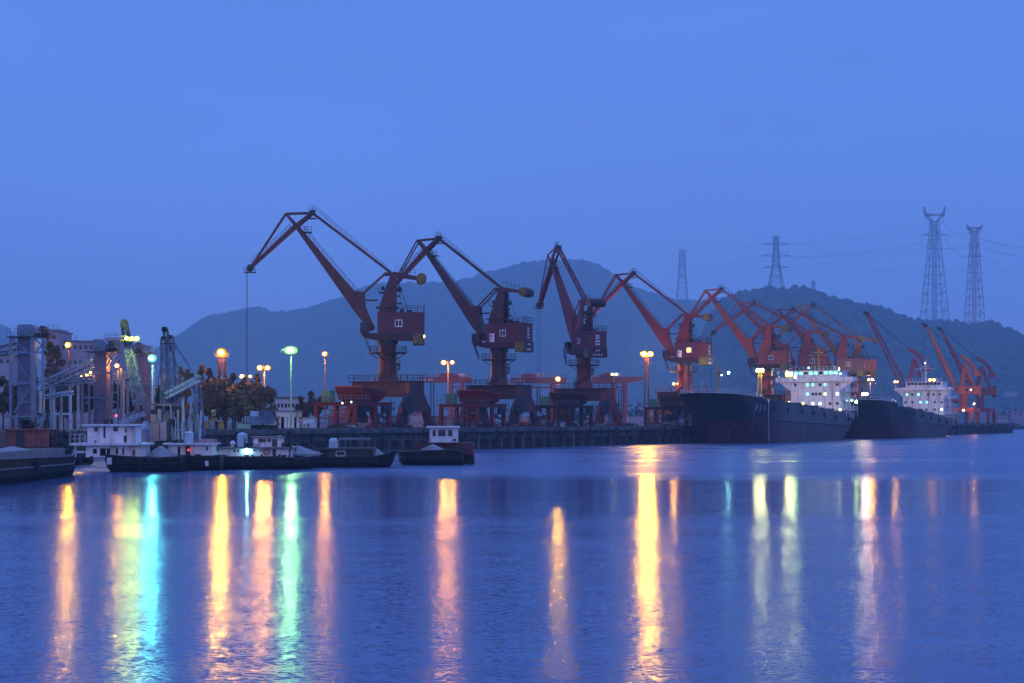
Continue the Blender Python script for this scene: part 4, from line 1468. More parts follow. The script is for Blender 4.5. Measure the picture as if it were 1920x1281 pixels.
MB().b2((fb.x(190), 1.0, fb.z(797)), (fb.x(197), 1.6, fb.z(788))).cyl((fb.x(203), 1.5, fb.z(796)), (fb.x(203), 1.5, fb.z(788)), 0.14).bar((fb.x(190), 1.2, fb.z(790)), (fb.x(206), 1.2, fb.z(787)), 0.12).build("roof_gear", black, fb.root)
MB().cyl((fb.x(211), 1.6, fb.z(796)), (fb.x(211), 1.6, fb.z(770)), 0.07).build("mast", bluepale, fb.root)
MB().ball((fb.x(211), 1.5, fb.z(779.5)), 0.13).build("marker_light", E_RD, fb.root)
mb = MB().b2((fb.x(131), 0.8, fb.z(850)), (fb.x(158), 1.0, fb.z(846))).b2((fb.x(135), 0.9, fb.z(858)), (fb.x(138), 1.1, fb.z(836)))
mb.build("stern_frame", white, fb.root)
MB().b2((fb.x(201), -0.12, fb.z(871)), (fb.x(210), -0.02, fb.z(858))).build("number_board", white, fb.root)
heap(P(291, 862, 167) + Vector((0, 2.6, 0.1)) - Vector((0, 0, 0)), 2.1, 2.1, 1.45, "pointed pale gravel heap beside the two storey white boat", 2)

# C: low boat with a round water tank
fc = Fr(170, 340, "cargo_boat", "low white cabin boat with a pale round tank on its roof", "boat", "working boats moored side by side")
boat_hull(fc, fc.x(262), fc.x(413), [(0, 1.65), (0.3, 1.7), (1, 1.7)], 5.2, hullblack, bow=-1)
house(fc, "cabin", shipwhite, 312, 394, 835, 858, 0.9, 4.4, wins=[(384, 387, 838, 845)], doors=[(345, 353, 836, 857), (330, 335, 838, 857)], roof=(304, 398, 831, 834.5, 0.6), rm=white)
MB().b2((fc.x(315), 2.0, fc.z(831)), (fc.x(396), 3.6, fc.z(824))).build("roof_locker", mat("faded_pink_paint", (0.34, 0.24, 0.24), 0.6), fc.root)
MB().cyl((fc.x(350), 1.3, fc.z(831)), (fc.x(350), 1.3, fc.z(812)), 0.52, n=16).cyl((fc.x(350), 1.3, fc.z(812)), (fc.x(350), 1.3, fc.z(809)), 0.52, 0.2, n=16).build("water_tank", mat("pale_teal_tank", (0.42, 0.52, 0.58), 0.5), fc.root)
MB().ball((fc.x(351), 0.75, fc.z(844)), 0.13).build("marker_light", emit("dim_red_light", (1, 0.05, 0.03), 2.5), fc.root)
for p in (296, 388):
    MB().b2((fc.x(p - 3), -0.12, fc.z(874)), (fc.x(p + 3), -0.02, fc.z(864))).build("fender_board", white, fc.root)
mb = MB()
for p in (366, 372, 326):
    mb.cyl((fc.x(p), 0.5, fc.z(858)), (fc.x(p), 0.5, fc.z(852)), 0.2)
mb.rail([(fc.x(283), 0.2, fc.z(858)), (fc.x(312), 0.2, fc.z(858))], 0.8, 0.7, 0.04)
mb.build("deck_gear", black, fc.root)

# D: long boat with life ring and tank
fd = Fr(173, 490, "cargo_boat", "crowded white cabin boat with a red life ring on its wall", "boat", "working boats moored side by side")
boat_hull(fd, fd.x(400), fd.x(594), [(0, 1.55), (0.6, 1.55), (0.85, 1.3), (1, 1.5)], 5.4, hullblack, bow=1)
house(fd, "cabin", shipwhite, 398, 543, 842, 858.5, 0.9, 4.2, wins=[(404, 407, 843, 847), (436, 439, 843, 848), (443, 446, 844, 848), (472, 477, 843.5, 846), (485, 488, 844, 847)], doors=[(509, 515, 843, 858), (540, 542.5, 843, 858)], roof=(397, 548, 838.5, 841.5, 0.5), rm=grey)
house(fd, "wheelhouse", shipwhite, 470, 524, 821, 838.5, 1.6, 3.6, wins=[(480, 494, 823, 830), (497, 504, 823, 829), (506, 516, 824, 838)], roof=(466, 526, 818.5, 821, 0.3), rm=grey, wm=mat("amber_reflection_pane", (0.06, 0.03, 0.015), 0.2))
MB().cyl((fd.x(450), 1.5, fd.z(838)), (fd.x(450), 1.5, fd.z(816)), 0.62, n=16).cyl((fd.x(450), 1.5, fd.z(816)), (fd.x(450), 1.5, fd.z(811)), 0.66, 0.15, n=16).build("water_tank", mat("pale_teal_tank", (0.4, 0.5, 0.6)), fd.root)
MB().ball((fd.x(433), 1.2, fd.z(832)), 0.34, 10).build("dome", white, fd.root)
MB().ball((fd.x(477), 1.2, fd.z(832)), 0.3, 10).build("dome", white, fd.root)
mb = MB()
c = Vector((fd.x(497), 0.84, fd.z(847.5)))
rings = [[c + Vector((cos(a) * (0.33 + 0.07 * cos(b)), 0.07 * sin(b), sin(a) * (0.33 + 0.07 * cos(b)))) for b in [2 * pi * j / 6 for j in range(6)]] for a in [2 * pi * i / 16 for i in range(17)]]
MB().loft(rings, close=True, caps=False).build("life_ring", mat("life_ring_red", (0.4, 0.02, 0.02), 0.5), fd.root)
mb = MB()
for p in (410, 416, 421, 463, 489, 530, 533, 459):
    mb.cyl((fd.x(p), 0.5, fd.z(859)), (fd.x(p), 0.5, fd.z(853)), 0.16)
mb.b2((fd.x(470), 0.3, fd.z(859)), (fd.x(474), 0.6, fd.z(853))).b2((fd.x(521), 0.3, fd.z(859)), (fd.x(525), 0.6, fd.z(852)))
mb.bar((fd.x(456), 1.0, fd.z(838)), (fd.x(456), 1.0, fd.z(822)), 0.1).bar((fd.x(547), 0.4, fd.z(832)), (fd.x(540), 0.4, fd.z(858)), 0.07).bar((fd.x(398), 0.6, fd.z(858)), (fd.x(398), 0.6, fd.z(820)), 0.07)
mb.build("deck_gear", black, fd.root)
lm = MB().b2((fd.x(459.5), 0.62, fd.z(848)), (fd.x(462.5), 0.75, fd.z(842))).build("deck_light", emit("cyan_deck_light", (0.35, 0.95, 1.0), 90), fd.root)
heap(P(552, 855, 175) + Vector((0, 2.6, 0.1)), 3.0, 2.0, 1.1, "pale gravel heap at the bow of the life ring boat", 3)
for p in (445, 489):
    tyre(fd, p, 864, 0.32)

# E: dark green low boat
dgreen = mat("dark_green_cabin", (0.02, 0.035, 0.035), 0.5)
fe = Fr(181, 660, "cargo_boat", "low dark boat with pale framed windows and a tall pale tank", "boat", "working boats moored side by side")
boat_hull(fe, fe.x(583), fe.x(741), [(0, 1.35), (0.7, 1.3), (0.9, 1.7), (1, 2.1)], 5.0, hullblack, bow=1)
house(fe, "cabin", dgreen, 586, 697, 844, 862, 0.9, 4.0, wins=[(589, 593, 847, 854), (630, 636, 847, 854), (639, 645, 847, 854)], doors=[(604, 616, 845, 861), (664, 668, 846, 861), (690, 696, 844, 861)], roof=(583, 700, 840.5, 843.5, 0.4), rm=mat("dark_teal_roof", (0.03, 0.05, 0.055), 0.5))
for a, b in ((587.5, 597), (628, 646.5)):
    mb = MB()
    fe.r(mb, a, b, 845.5, 847.1, 0.84, 0.88)
    fe.r(mb, a, b, 854.4, 856, 0.84, 0.88)
    fe.r(mb, a, a + 1.4, 847, 854.5, 0.83, 0.87)
    fe.r(mb, b - 1.4, b, 847, 854.5, 0.83, 0.87)
    mb.build("window_frame", white, fe.root)
MB().b2((fe.x(614), 1.5, fe.z(841)), (fe.x(630), 2.6, fe.z(825))).cyl((fe.x(622), 2.0, fe.z(825)), (fe.x(622), 2.0, fe.z(822)), 0.5, 0.3, n=14).build("water_tank", mat("pale_teal_tank", (0.4, 0.5, 0.6)), fe.root)
mb = MB()
fe.r(mb, 632, 690, 822, 825, 1.2, 3.6)
for p in (634, 655, 678, 688):
    mb.bar((fe.x(p), 1.3, fe.z(841)), (fe.x(p), 1.3, fe.z(824)), 0.07)
mb.build("canopy", grey, fe.root)
MB().b2((fe.x(586), 0.2, fe.z(862)), (fe.x(594), 0.7, fe.z(858))).b2((fe.x(637), 0.2, fe.z(862)), (fe.x(643), 0.7, fe.z(857))).b2((fe.x(672), 0.2, fe.z(863)), (fe.x(679), 0.7, fe.z(858))).build("deck_box", bluepale, fe.root)
for p in (592, 603, 683):
    tyre(fe, p, 871, 0.34)
heap(P(702, 860, 183) + Vector((0, 2.4, 0.1)), 1.5, 1.6, 1.15, "small pale gravel heap on the low dark boat", 4)

# F: bow-on boat with white wheelhouse
ff = Fr(190, 815, "cargo_boat", "dark rounded barge with a white wheelhouse set apart on the right", "boat", "working boats moored side by side")
boat_hull(ff, ff.x(741), ff.x(868), [(0, 1.9), (0.1, 1.75), (0.5, 1.9), (0.9, 2.0), (1, 1.7)], 6.0, hullblack, bow=-1, rake=1.0)
mb = MB()
ff.r(mb, 774, 885, 832, 868, 6.2, 10.5)
mb.build("after_house", mat("maroon_cabin", (0.09, 0.018, 0.028), 0.6, var=0.3), ff.root)
mb = MB().b2((ff.x(846), 6.15, ff.z(846)), (ff.x(857), 6.197, ff.z(836)))
mb.build("window", glass, ff.root)
house(ff, "wheelhouse", white, 801, 855, 803, 831, 5.2, 8.4, wins=[(807, 813, 807, 819), (818, 832, 807, 819), (837, 845, 807, 819)], roof=(795, 858, 799.5, 803, 0.4))
MB().b2((ff.x(846), 5.0, ff.z(828)), (ff.x(852), 5.15, ff.z(824))).build("wall_lamp", black, ff.root)
mb = MB().b2((ff.x(852), 5.5, -0.5), (ff.x(886), 10.5, 1.2))
mb.build("stern_hull", hullblack, ff.root)
heap(P(809, 851, 190) + Vector((0, 3.2, -0.5)), 3.2, 2.4, 1.75, "rounded pale gravel heap in front of the white wheelhouse", 5)
tyre(ff, 884, 866, 0.4)

# G: work pontoon with the rusty red deckhouse at the left
fg = Fr(186, 60, "work_pontoon", "pontoon with a rusty red deckhouse and dark winch gear at the left", "pontoon")
mb = MB()
fg.r(mb, -60, 138, 838, 870, 0, 8)
mb.b2((fg.x(-60), 0, -0.6), (fg.x(138), 8, 1.0))
mb.build("hull", hullblack, fg.root)
hh = house(fg, "deckhouse", rusty, 5, 87, 807, 838, 0.8, 5.5, doors=[(26, 41, 808, 836)], roof=(2, 89, 804.5, 807, 0.3), rm=rusty)
mb = MB()
fg.r(mb, 57, 58.2, 807, 836, 0.75, 0.797)
fg.r(mb, 85, 88, 806, 836, 0.72, 0.797)
mb.build("door_frame", mat("lighter_rust", (0.34, 0.11, 0.08), 0.7), hh)
mb = MB()
for i in range(16):
    a = Vector((fg.x(30 + RND.random() * 22), 2 + RND.random(), fg.z(804)))
    mb.bar(a, a + Vector((RND.uniform(-1, 1), 0.3, RND.uniform(0.3, 1.7))), 0.14)
for i in range(3):
    mb.cyl((fg.x(33 + i * 7), 1.6, fg.z(793)), (fg.x(33 + i * 7), 2.8, fg.z(793)), 0.45)
mb.bar((fg.x(46), 2, fg.z(787)), (fg.x(60), 2, fg.z(804)), 0.16).bar((fg.x(76), 2, fg.z(804)), (fg.x(82), 2, fg.z(771)), 0.3).bar((fg.x(70), 2, fg.z(804)), (fg.x(79), 2, fg.z(780)), 0.16)
mb.b2((fg.x(78), 1.7, fg.z(778)), (fg.x(84), 2.3, fg.z(770)))
mb.build("winch_gear", black, fg.root)
mb = MB()
for i in range(40):
    a = Vector((fg.x(90 + RND.random() * 42), 1 + RND.random() * 2, fg.z(838)))
    mb.bar(a, a + Vector((RND.uniform(-.7, .7), 0.3, RND.uniform(0.3, 2.2))), 0.13)
for px_, py_, r_ in ((98, 828, 0.5), (112, 822, 0.6), (118, 815, 0.5), (122, 832, 0.45)):
    mb.cyl((fg.x(px_), 1.2, fg.z(py_)), (fg.x(px_), 2.0, fg.z(py_)), r_, n=14)
fg.r(mb, 106, 124, 812, 820, 2.0, 3.0)
mb.build("machinery", black, fg.root)
mb = MB()
for i in range(6):
    mb.bar((fg.x(10 + i * 5), 0.2, fg.z(850)), (fg.x(10 + i * 5), 0.2, fg.z(842)), 0.06)
mb.bar((fg.x(8), 0.2, fg.z(842)), (fg.x(38), 0.2, fg.z(842)), 0.08)
mb.build("railing", grey, fg.root)

# tyres, lines and odds and ends that hang on the boats
for fr_, cols, row in ((fb, (222, 240, 262, 281, 300, 318), 866), (fc, (275, 311, 331, 352, 371, 400), 867), (fd, (412, 428, 466, 508, 530, 556, 575), 866), (fe, (620, 640, 662, 706, 722), 869), (ff, (752, 771, 792, 815, 838), 862)):
    for p in cols:
        tyre(fr_, p, row, 0.3)
r8 = random.Random(44)
for fr_, xa, xb, row in ((fb, 160, 262, 831), (fc, 312, 398, 831), (fd, 400, 466, 838), (fd, 528, 546, 838), (fe, 586, 612, 840), (ff, 776, 798, 832)):
    mb = MB()
    for k in range(9):
        x = fr_.x(r8.uniform(xa, xb))
        z = fr_.z(row)
        y = r8.uniform(1.2, 2.8)
        if k % 3 == 0:
            mb.bar((x, y, z), (x, y, z + r8.uniform(0.5, 1.5)), 0.06)
        else:
            mb.box((x, y, z + 0.15), (r8.uniform(0.2, 0.7), r8.uniform(0.2, 0.6), 0.3 + r8.uniform(0, 0.3)), r8.random())
    mb.build("roof_clutter", black, fr_.root)
for fr_, a, b in ((fb, (211, 772), (158, 798)), (fb, (211, 772), (250, 797)), (fd, (456, 822), (524, 820))):
    mb = MB()
    mb.bar((fr_.x(a[0]), 1.5, fr_.z(a[1])), (fr_.x(b[0]), 1.5, fr_.z(b[1])), 0.035)
    mb.build("line", rope, fr_.root)
# ------------------------------------------------------------------ conveyor plant on the left bank
class Pl(Fr):
    """like Fr, but standing on land"""

    def __init__(s, D, pc, name, label, cat, group=None, zb=GZ):
        s.s = F / D
        s.pc = pc
        s.zb = zb
        s.root = thing(name, ((pc - 960) / s.s, D, zb), label, cat, group)

    def z(s, py):
        return CH + (HZ - py) / s.s - s.zb

    def pt(s, px, py, d=0.0):
        return Vector((s.x(px), d, s.z(py)))

    def post(s, px, py0, d=0.0, w=0.35, name="post", m=None, py1=None):
        return MB().b2((s.x(px) - w / 2, d - w / 2, s.z(py0)), (s.x(px) + w / 2, d + w / 2, 0 if py1 is None else s.z(py1))).build(name, m or bluegrey, s.root)


def elevator(D, pc, posts, clad, head, plat, braces, beams, label, gear):
    e = Pl(D, pc, "bucket_elevator", label, "elevator tower", "elevator towers of the conveyor plant")
    for px, py, d, w in posts:
        e.post(px, py, d, w)
    x0, x1, y0 = clad
    mb = MB().b2((e.x(x0), 0.6, 0), (e.x(x1), 3.0, e.z(y0)))
    z = 1.6
    while z < e.z(y0):
        mb.b2((e.x(x0) - 0.04, 0.56, z), (e.x(x1) + 0.04, 3.04, z + 0.1))
        z += 1.75
    mb.build("casing", purple, e.root)
    x0, x1, y0, y1 = head
    mb = MB().prism([(e.x(x0), 0.4, e.z(y1)), (e.x(x0), 0.4, e.z(y0 + 6)), (e.x(x0 + 3), 0.4, e.z(y0)), (e.x(x1 - 8), 0.4, e.z(y0)), (e.x(x1), 0.4, e.z(y0 + 9)), (e.x(x1), 0.4, e.z(y1))], (0, 2.8, 0))
    for k in range(4):
        mb.b2((e.x(x0 + 7 + k * 4), 0.33, e.z(y1 - 2)), (e.x(x0 + 9 + k * 4), 0.39, e.z(y1 - 13)))
    mb.build("head_house", bluegrey, e.root)
    x0, x1, y = plat
    mb = MB().b2((e.x(x0), -0.6, e.z(y + 1.5)), (e.x(x1), 3.6, e.z(y)))
    mb.build("platform", black, e.root)
    for yy_ in (-0.6, 3.5):
        MB().rail([(e.x(x0), yy_, e.z(y)), (e.x(x1), yy_, e.z(y))], 1.3, 0.7, 0.05).build("railing", bluegrey, e.root)
    mb = MB()
    for k in range(7):
        a = e.x(gear[0] + (gear[1] - gear[0]) * k / 6)
        mb.b2((a - 0.25, 0.3, e.z(y)), (a + 0.3, 1.6, e.z(y) + 0.6 + 0.5 * ((k * 3) % 3)))
    mb.cyl((e.x((gear[0] + gear[1]) / 2), 0.2, e.z(y) + 1.2), (e.x((gear[0] + gear[1]) / 2), 1.8, e.z(y) + 1.2), 0.6)
    mb.build("drive_unit", black, e.root)
    mb = MB()
    for a, b, c, d in braces:
        mb.bar(e.pt(a, b, -0.1), e.pt(c, d, -0.1), 0.22)
    mb.build("brace", bluegrey, e.root)
    mb = MB()
    for a, c, y in beams:
        mb.bar(e.pt(a, y, -0.05), e.pt(c, y, -0.05), 0.24, 0.3)
    mb.build("cross_beam", bluegrey, e.root)
    return e


elevator(244, 55, [(20, 633, 0, 0.4), (62.5, 631, -0.2, 0.55), (79, 633, 0.4, 0.3), (22, 633, 3.4, 0.3)], (33, 59, 630), (30, 65, 608, 631), (14, 94, 631),
         [(22, 634, 60, 668), (22, 660, 62, 722), (62, 718, 26, 775), (24, 780, 40, 800), (68, 660, 92, 634), (79, 660, 92, 634), (66, 634, 90, 660)],
         [(20, 80, 661), (22, 62, 719), (12, 75, 781), (40, 62, 754)], "tall mauve elevator tower with a boxy head at the left edge", (66, 90))
elevator(256, 190, [(157, 700, -1.0, 0.4), (168, 668, 3.0, 0.35), (211, 695, -0.6, 0.4), (221.5, 690, 2.0, 0.35), (167, 662, 0, 0.3)], (175.5, 198, 658), (172, 198, 636, 659), (160, 219, 659),
         [(161, 758, 170, 746), (200, 746, 210, 756), (200, 686, 217, 662), (200, 662, 217, 680), (180, 745, 196, 728), (211, 662, 200, 676)],
         [(157, 211, 745.5), (168, 210, 700), (211, 222, 754), (211, 222, 777), (211, 222, 736)], "second shorter mauve elevator tower, left of the green floodlight", (199, 216))
elevator(262, 268, [(241, 716, -0.5, 0.45), (289, 690, -0.5, 0.4), (248, 730, 2.5, 0.35), (300, 700, 2.8, 0.3)], (254, 281, 661), (254, 281, 659, 666), (250, 284, 661),
         [(242, 730, 252, 720), (288, 732, 272, 720), (243, 790, 256, 776)], [(241, 289, 720), (241, 289, 777)], "blue clad tower just left of the cyan lamp", (255, 262))


def conveyor(D, a, b, label, w=1.4, h=1.3, legs=(), m=None, covered=True, bays=14):
    c = Pl(D, a[0], "conveyor", label, "conveyor", "conveyors of the plant")
    m = m or bluepale
    p, q = c.pt(*a), c.pt(*b)
    MB().truss(p, q, w, h, bays, 0.12).build("girder", m, c.root)
    mb = MB().bar(p + Z * h * 0.45, q + Z * h * 0.45, w * 0.9, 0.12)
    if covered:
        mb.bar(p + Z * (h * 0.5 + 0.12), q + Z * (h * 0.5 + 0.12), w * 1.15, 0.18)
    mb.build("belt_cover", m, c.root)
    MB().bar(p - Z * h * 0.2, q - Z * h * 0.2, w * 0.7, 0.15).build("belt", black, c.root)
    mb = MB().rail([p + Vector((0, -w / 2, h / 2)), q + Vector((0, -w / 2, h / 2))], 0.9, 1.6, 0.05)
    mb.build("railing", bluegrey, c.root)
    for px, py in legs:
        c.post(px, py, 0.0, 0.34, "leg", m)
    return c


conveyor(246, (-30, 664), (32, 652), "short conveyor entering from the left edge to the first tower", legs=[], m=bluegrey, bays=8)
conveyor(250, (78, 724), (172, 682), "sloping covered conveyor climbing between the two mauve towers", legs=[(95, 718)], bays=14)
conveyor(252, (100, 720), (176, 711), "level conveyor under the sloping one, on tall posts", 1.2, 0.9, legs=[(101, 722), (131, 716), (146.5, 714)], bays=12)
conveyor(268, (200, 708), (262, 701), "pale level conveyor running right from the second tower", 1.2, 0.9, legs=[(232, 706)], bays=10)
pc_ = conveyor(247, (85, 745), (136, 737), "small low conveyor on slim posts beside a white tank", 1.0, 0.5, legs=[(101, 742), (115, 742), (132, 739)], bays=9)
mb = MB().bar(pc_.pt(80, 777), pc_.pt(132, 776), 0.25, 0.35).bar(pc_.pt(84, 783), pc_.pt(103, 783), 0.2, 0.25)
mb.build("cross_beam", bluepale, pc_.root)
t_ = Pl(248, 78, "storage_tank", "upright white tank between the left towers", "tank")
MB().cyl(t_.pt(78, 775), t_.pt(78, 733), 0.48, n=16).build("shell", shipwhite, t_.root)
MB().cyl(t_.pt(78, 733), t_.pt(78, 730), 0.48, 0.2, n=16).build("cap", grey, t_.root)
for p in (75, 81):
    t_.post(p, 775, 0, 0.14, "leg", grey)


# ------------------------------------------------------------------ floating cranes and loader beside the bank
fl = Pl(214, 300, "loading_crane", "dark loading crane with twin masts and a pale sloping conveyor arm", "crane", zb=0.0)
mb = MB().b2((fl.x(225), -3, -0.6), (fl.x(380), 5, 1.5)).b2((fl.x(225), -3.1, 1.5), (fl.x(380), -2.9, 1.9))
mb.build("pontoon", hullblack, fl.root)
MB().b2(fl.pt(284, 834, 0), fl.pt(318, 770, 2.5)).b2(fl.pt(273, 757, -1), fl.pt(323, 761, 3.5)).build("turntable_house", grey, fl.root)
mb = MB().b2(fl.pt(283, 832, -0.6), fl.pt(297, 793, -0.05)).b2(fl.pt(284, 792, -0.6), fl.pt(296, 776, -0.05))
mb.build("pink_cabin", mat("faded_pink_paint", (0.34, 0.24, 0.24)), fl.root)
MB().b2(fl.pt(297.5, 826, -0.9), fl.pt(315, 791, -0.05)).b2(fl.pt(297.5, 790, -0.6), fl.pt(304, 767, -0.05)).build("mauve_cabin", mat("faded_mauve_paint", (0.30, 0.25, 0.33), 0.6), fl.root)
MB().b2(fl.pt(301, 824, -0.95), fl.pt(303, 793, -0.91)).build("orange_stripe", orange, fl.root)
MB().b2(fl.pt(285, 776, -0.7), fl.pt(295, 768, 0)).build("exhaust", black, fl.root)
for x0, y0 in ((304, 634), (318, 632)):
    MB().truss(fl.pt(x0 + 1.5, 757, 1), fl.pt(x0, y0, 1), 0.95, 0.95, 12, 0.15, 0.7, 0.7, up=Vector((0, 1, 0))).build("mast", bluegrey, fl.root)
    MB().b2(fl.pt(x0 - 3, y0 + 2, 0.4), fl.pt(x0 + 3, y0 - 4, 1.6)).build("mast_head", black, fl.root)
MB().b2(fl.pt(299, 645, 0.5), fl.pt(326, 643, 1.5)).build("cross_beam", black, fl.root)
mb = MB().truss(fl.pt(314, 660, 1), fl.pt(307, 618, 1), 0.6, 0.7, 6, 0.1, up=Vector((0, 1, 0))).b2(fl.pt(302, 622, 0.6), fl.pt(309, 613, 1.4)).cyl(fl.pt(306, 617, 0.6), fl.pt(306, 617, 1.4), 0.4)
mb.build("jib_head", black, fl.root)
mb = MB()
for a, b in (((322, 645), (358, 695)), ((326, 645), (352, 685)), ((322, 660), (340, 720)), ((304, 660), (285, 755)), ((318, 650), (334, 755)), ((322, 655), (345, 780)), ((310, 700), (298, 757)), ((320, 700), (310, 757)), ((330, 745), (350, 800))):
    mb.bar(fl.pt(*a, 1), fl.pt(*b, 1), 0.12)
mb.build("stay", bluegrey, fl.root)
mb = MB().truss(fl.pt(312, 743, -0.5), fl.pt(376, 710, -0.5), 1.2, 0.9, 13, 0.12)
mb.bar(fl.pt(312, 739, -0.5), fl.pt(377, 706, -0.5), 1.3, 0.16).bar(fl.pt(314, 747, -0.5), fl.pt(377, 714, -0.5), 1.3, 0.14)
mb.build("conveyor_arm", bluepale, fl.root)
MB().b2(fl.pt(306, 742, -1), fl.pt(317, 734, 1)).build("belt_drive", black, fl.root)
MB().b2(fl.pt(352, 712, -1), fl.pt(366, 700, 0.2)).b2(fl.pt(365, 712, -1.0), fl.pt(378, 706, 0.2)).build("belt_drive", black, fl.root)
mb = MB()
mb.bar(fl.pt(363, 718, 0), fl.pt(374, 818, 0), 0.55, 0.4).bar(fl.pt(369, 716, 1.5), fl.pt(380, 818, 1.5), 0.3).bar(fl.pt(362, 720, 1.5), fl.pt(360, 818, 1.5), 0.3)
for k in range(5):
    mb.bar(fl.pt(364 + k * 2, 730 + k * 18, 0), fl.pt(371 + k * 2, 740 + k * 18, 1.5), 0.12)
mb.build("support_leg", bluegrey, fl.root)
r2 = random.Random(12)
mb = MB()
for i in range(46):
    a = fl.pt(320 + r2.random() * 60, 832 - r2.random() * 18, r2.uniform(-1.5, 2))
    hgt = r2.uniform(0.6, 4.5) * (1 if i % 3 else 1.5)
    mb.bar(a, a + Vector((r2.uniform(-0.3, 0.3), 0, hgt)), r2.choice((0.1, 0.16, 0.25)))
mb.build("pipework", bluepale, fl.root)
mb = MB()
for i in range(36):
    a = fl.pt(240 + r2.random() * 130, 836 - r2.random() * 8, r2.uniform(-2.0, 2))
    mb.box(a, (r2.uniform(0.3, 1.1), r2.uniform(0.3, 0.8), r2.uniform(0.3, 1.2)))
for i in range(16):
    a = fl.pt(318 + r2.random() * 26, 800 - r2.random() * 36, r2.uniform(-1, 2))
    mb.box(a, (r2.uniform(0.3, 0.8), 0.5, r2.uniform(0.2, 1.0)))
mb.build("machinery", black, fl.root)
MB().b2(fl.pt(339, 790, -0.5), fl.pt(347, 770, 0.3)).b2(fl.pt(352, 815, -0.8), fl.pt(356, 796, -0.3)).build("ochre_box", mat("ochre_paint", (0.28, 0.12, 0.05), 0.6), fl.root)
MB().b2(fl.pt(340, 806, -0.8), fl.pt(348, 794, -0.1)).build("green_box", green, fl.root)

fj = Pl(208, 250, "lattice_crane", "leaning lattice jib crane behind the green floodlight", "crane", zb=0.0)
MB().b2((fj.x(236), -2.5, -0.6), (fj.x(296), 4, 1.4)).build("pontoon", hullblack, fj.root)
MB().b2(fj.pt(262, 832, -1), fj.pt(276, 806, 1.5)).build("cabin", mat("faded_mauve_paint", (0.3, 0.25, 0.33)), fj.root)
MB().prism([fj.pt(262, 806, -1.1), fj.pt(277, 806, -1.1), fj.pt(273, 790, -1.1)], (0, 2.6, 0)).build("cabin_roof", bluepale, fj.root)
MB().truss(fj.pt(262, 760, 0.2), fj.pt(240, 648, 0.2), 1.5, 1.3, 12, 0.15, 0.9, 0.8, up=Vector((0, 1, 0))).build("jib", bluegrey, fj.root)
mb = MB().truss(fj.pt(240, 648, 0.2), fj.pt(232, 606, 0.2), 0.8, 0.7, 5, 0.16, up=Vector((0, 1, 0)))
mb.prism([fj.pt(228, 610, -0.2), fj.pt(227, 603, -0.2), fj.pt(229, 599, -0.2), fj.pt(236, 599, -0.2), fj.pt(239, 607, -0.2), fj.pt(242, 626, -0.2), fj.pt(238, 628, -0.2), fj.pt(235, 612, -0.2)], (0, 0.8, 0))
mb.build("jib_tip", black, fj.root)
MB().bar(fj.pt(264, 760, 0), fj.pt(272, 830, 0), 0.35).bar(fj.pt(262, 760, 0.6), fj.pt(268, 806, 0.6), 0.25).build("king_post", black, fj.root)
mb = MB().truss(fj.pt(228, 795, -0.5), fj.pt(272, 776, -0.5), 0.9, 0.6, 9, 0.1).bar(fj.pt(226, 797, -0.5), fj.pt(272, 777, -0.5), 1.0, 0.12)
mb.build("gangway", bluepale, fj.root)
mb = MB()
for a, b in (((240, 640), (262, 790)), ((246, 640), (283, 668)), ((244, 655), (252, 757)), ((248, 700), (262, 757))):
    mb.bar(fj.pt(*a, 0.4), fj.pt(*b, 0.4), 0.08)
mb.build("stay", bluegrey, fj.root)

# ------------------------------------------------------------------ lamps
LENS = []


def disc(mb, c, rx, rz, y0, y1, n=16, k=0.8):
    """rounded rectangle plate facing the river"""
    pts = []
    for i in range(n):
        a = 2 * pi * i / n
        ca, sa = cos(a), sin(a)
        pts.append(Vector(c) + Vector((rx * math.copysign(abs(ca) ** k, ca), y0, rz * math.copysign(abs(sa) ** k, sa))))
    return mb.prism(pts, (0, y1 - y0, 0))


GLOW = {}


def glow_of(e):
    """material of a glowing disc round the bulb, standing in for lamp bloom"""
    if e.name not in GLOW:
        c = [n for n in e.node_tree.nodes if n.type == 'EMISSION'][0].inputs[0].default_value
        GLOW[e.name] = emit("bloom_disc_" + e.name, (c[0], c[1] * 0.95, c[2]), 1.15)
    return GLOW[e.name]


def head(root, c, w, h, e, hm=None, aim=0.0, n=1):
    """a floodlight facing the river: housing, glowing bloom disc and lens"""
    for k in range(n):
        o = Vector(c) + Vector(((k - (n - 1) / 2) * (w + 0.3), 0, 0))
        hd = disc(MB(), o, w * 0.80, h * 0.84, 0.0, 0.3).build("lamp_head", hm or grey, root)
        disc(MB(), o, w * 0.77, h * 0.80, -0.05, -0.003).build("bloom_disc", glow_of(e), hd)  # emissive disc imitating bloom around the bulb
        MB().ball(o + Vector((0, -0.45, 0)), (w + h) * 0.17, 8, 1.0 + 0.35 * (w > 1.2), 1.0, 1.0).build("bulb", e, hd, smooth=True)


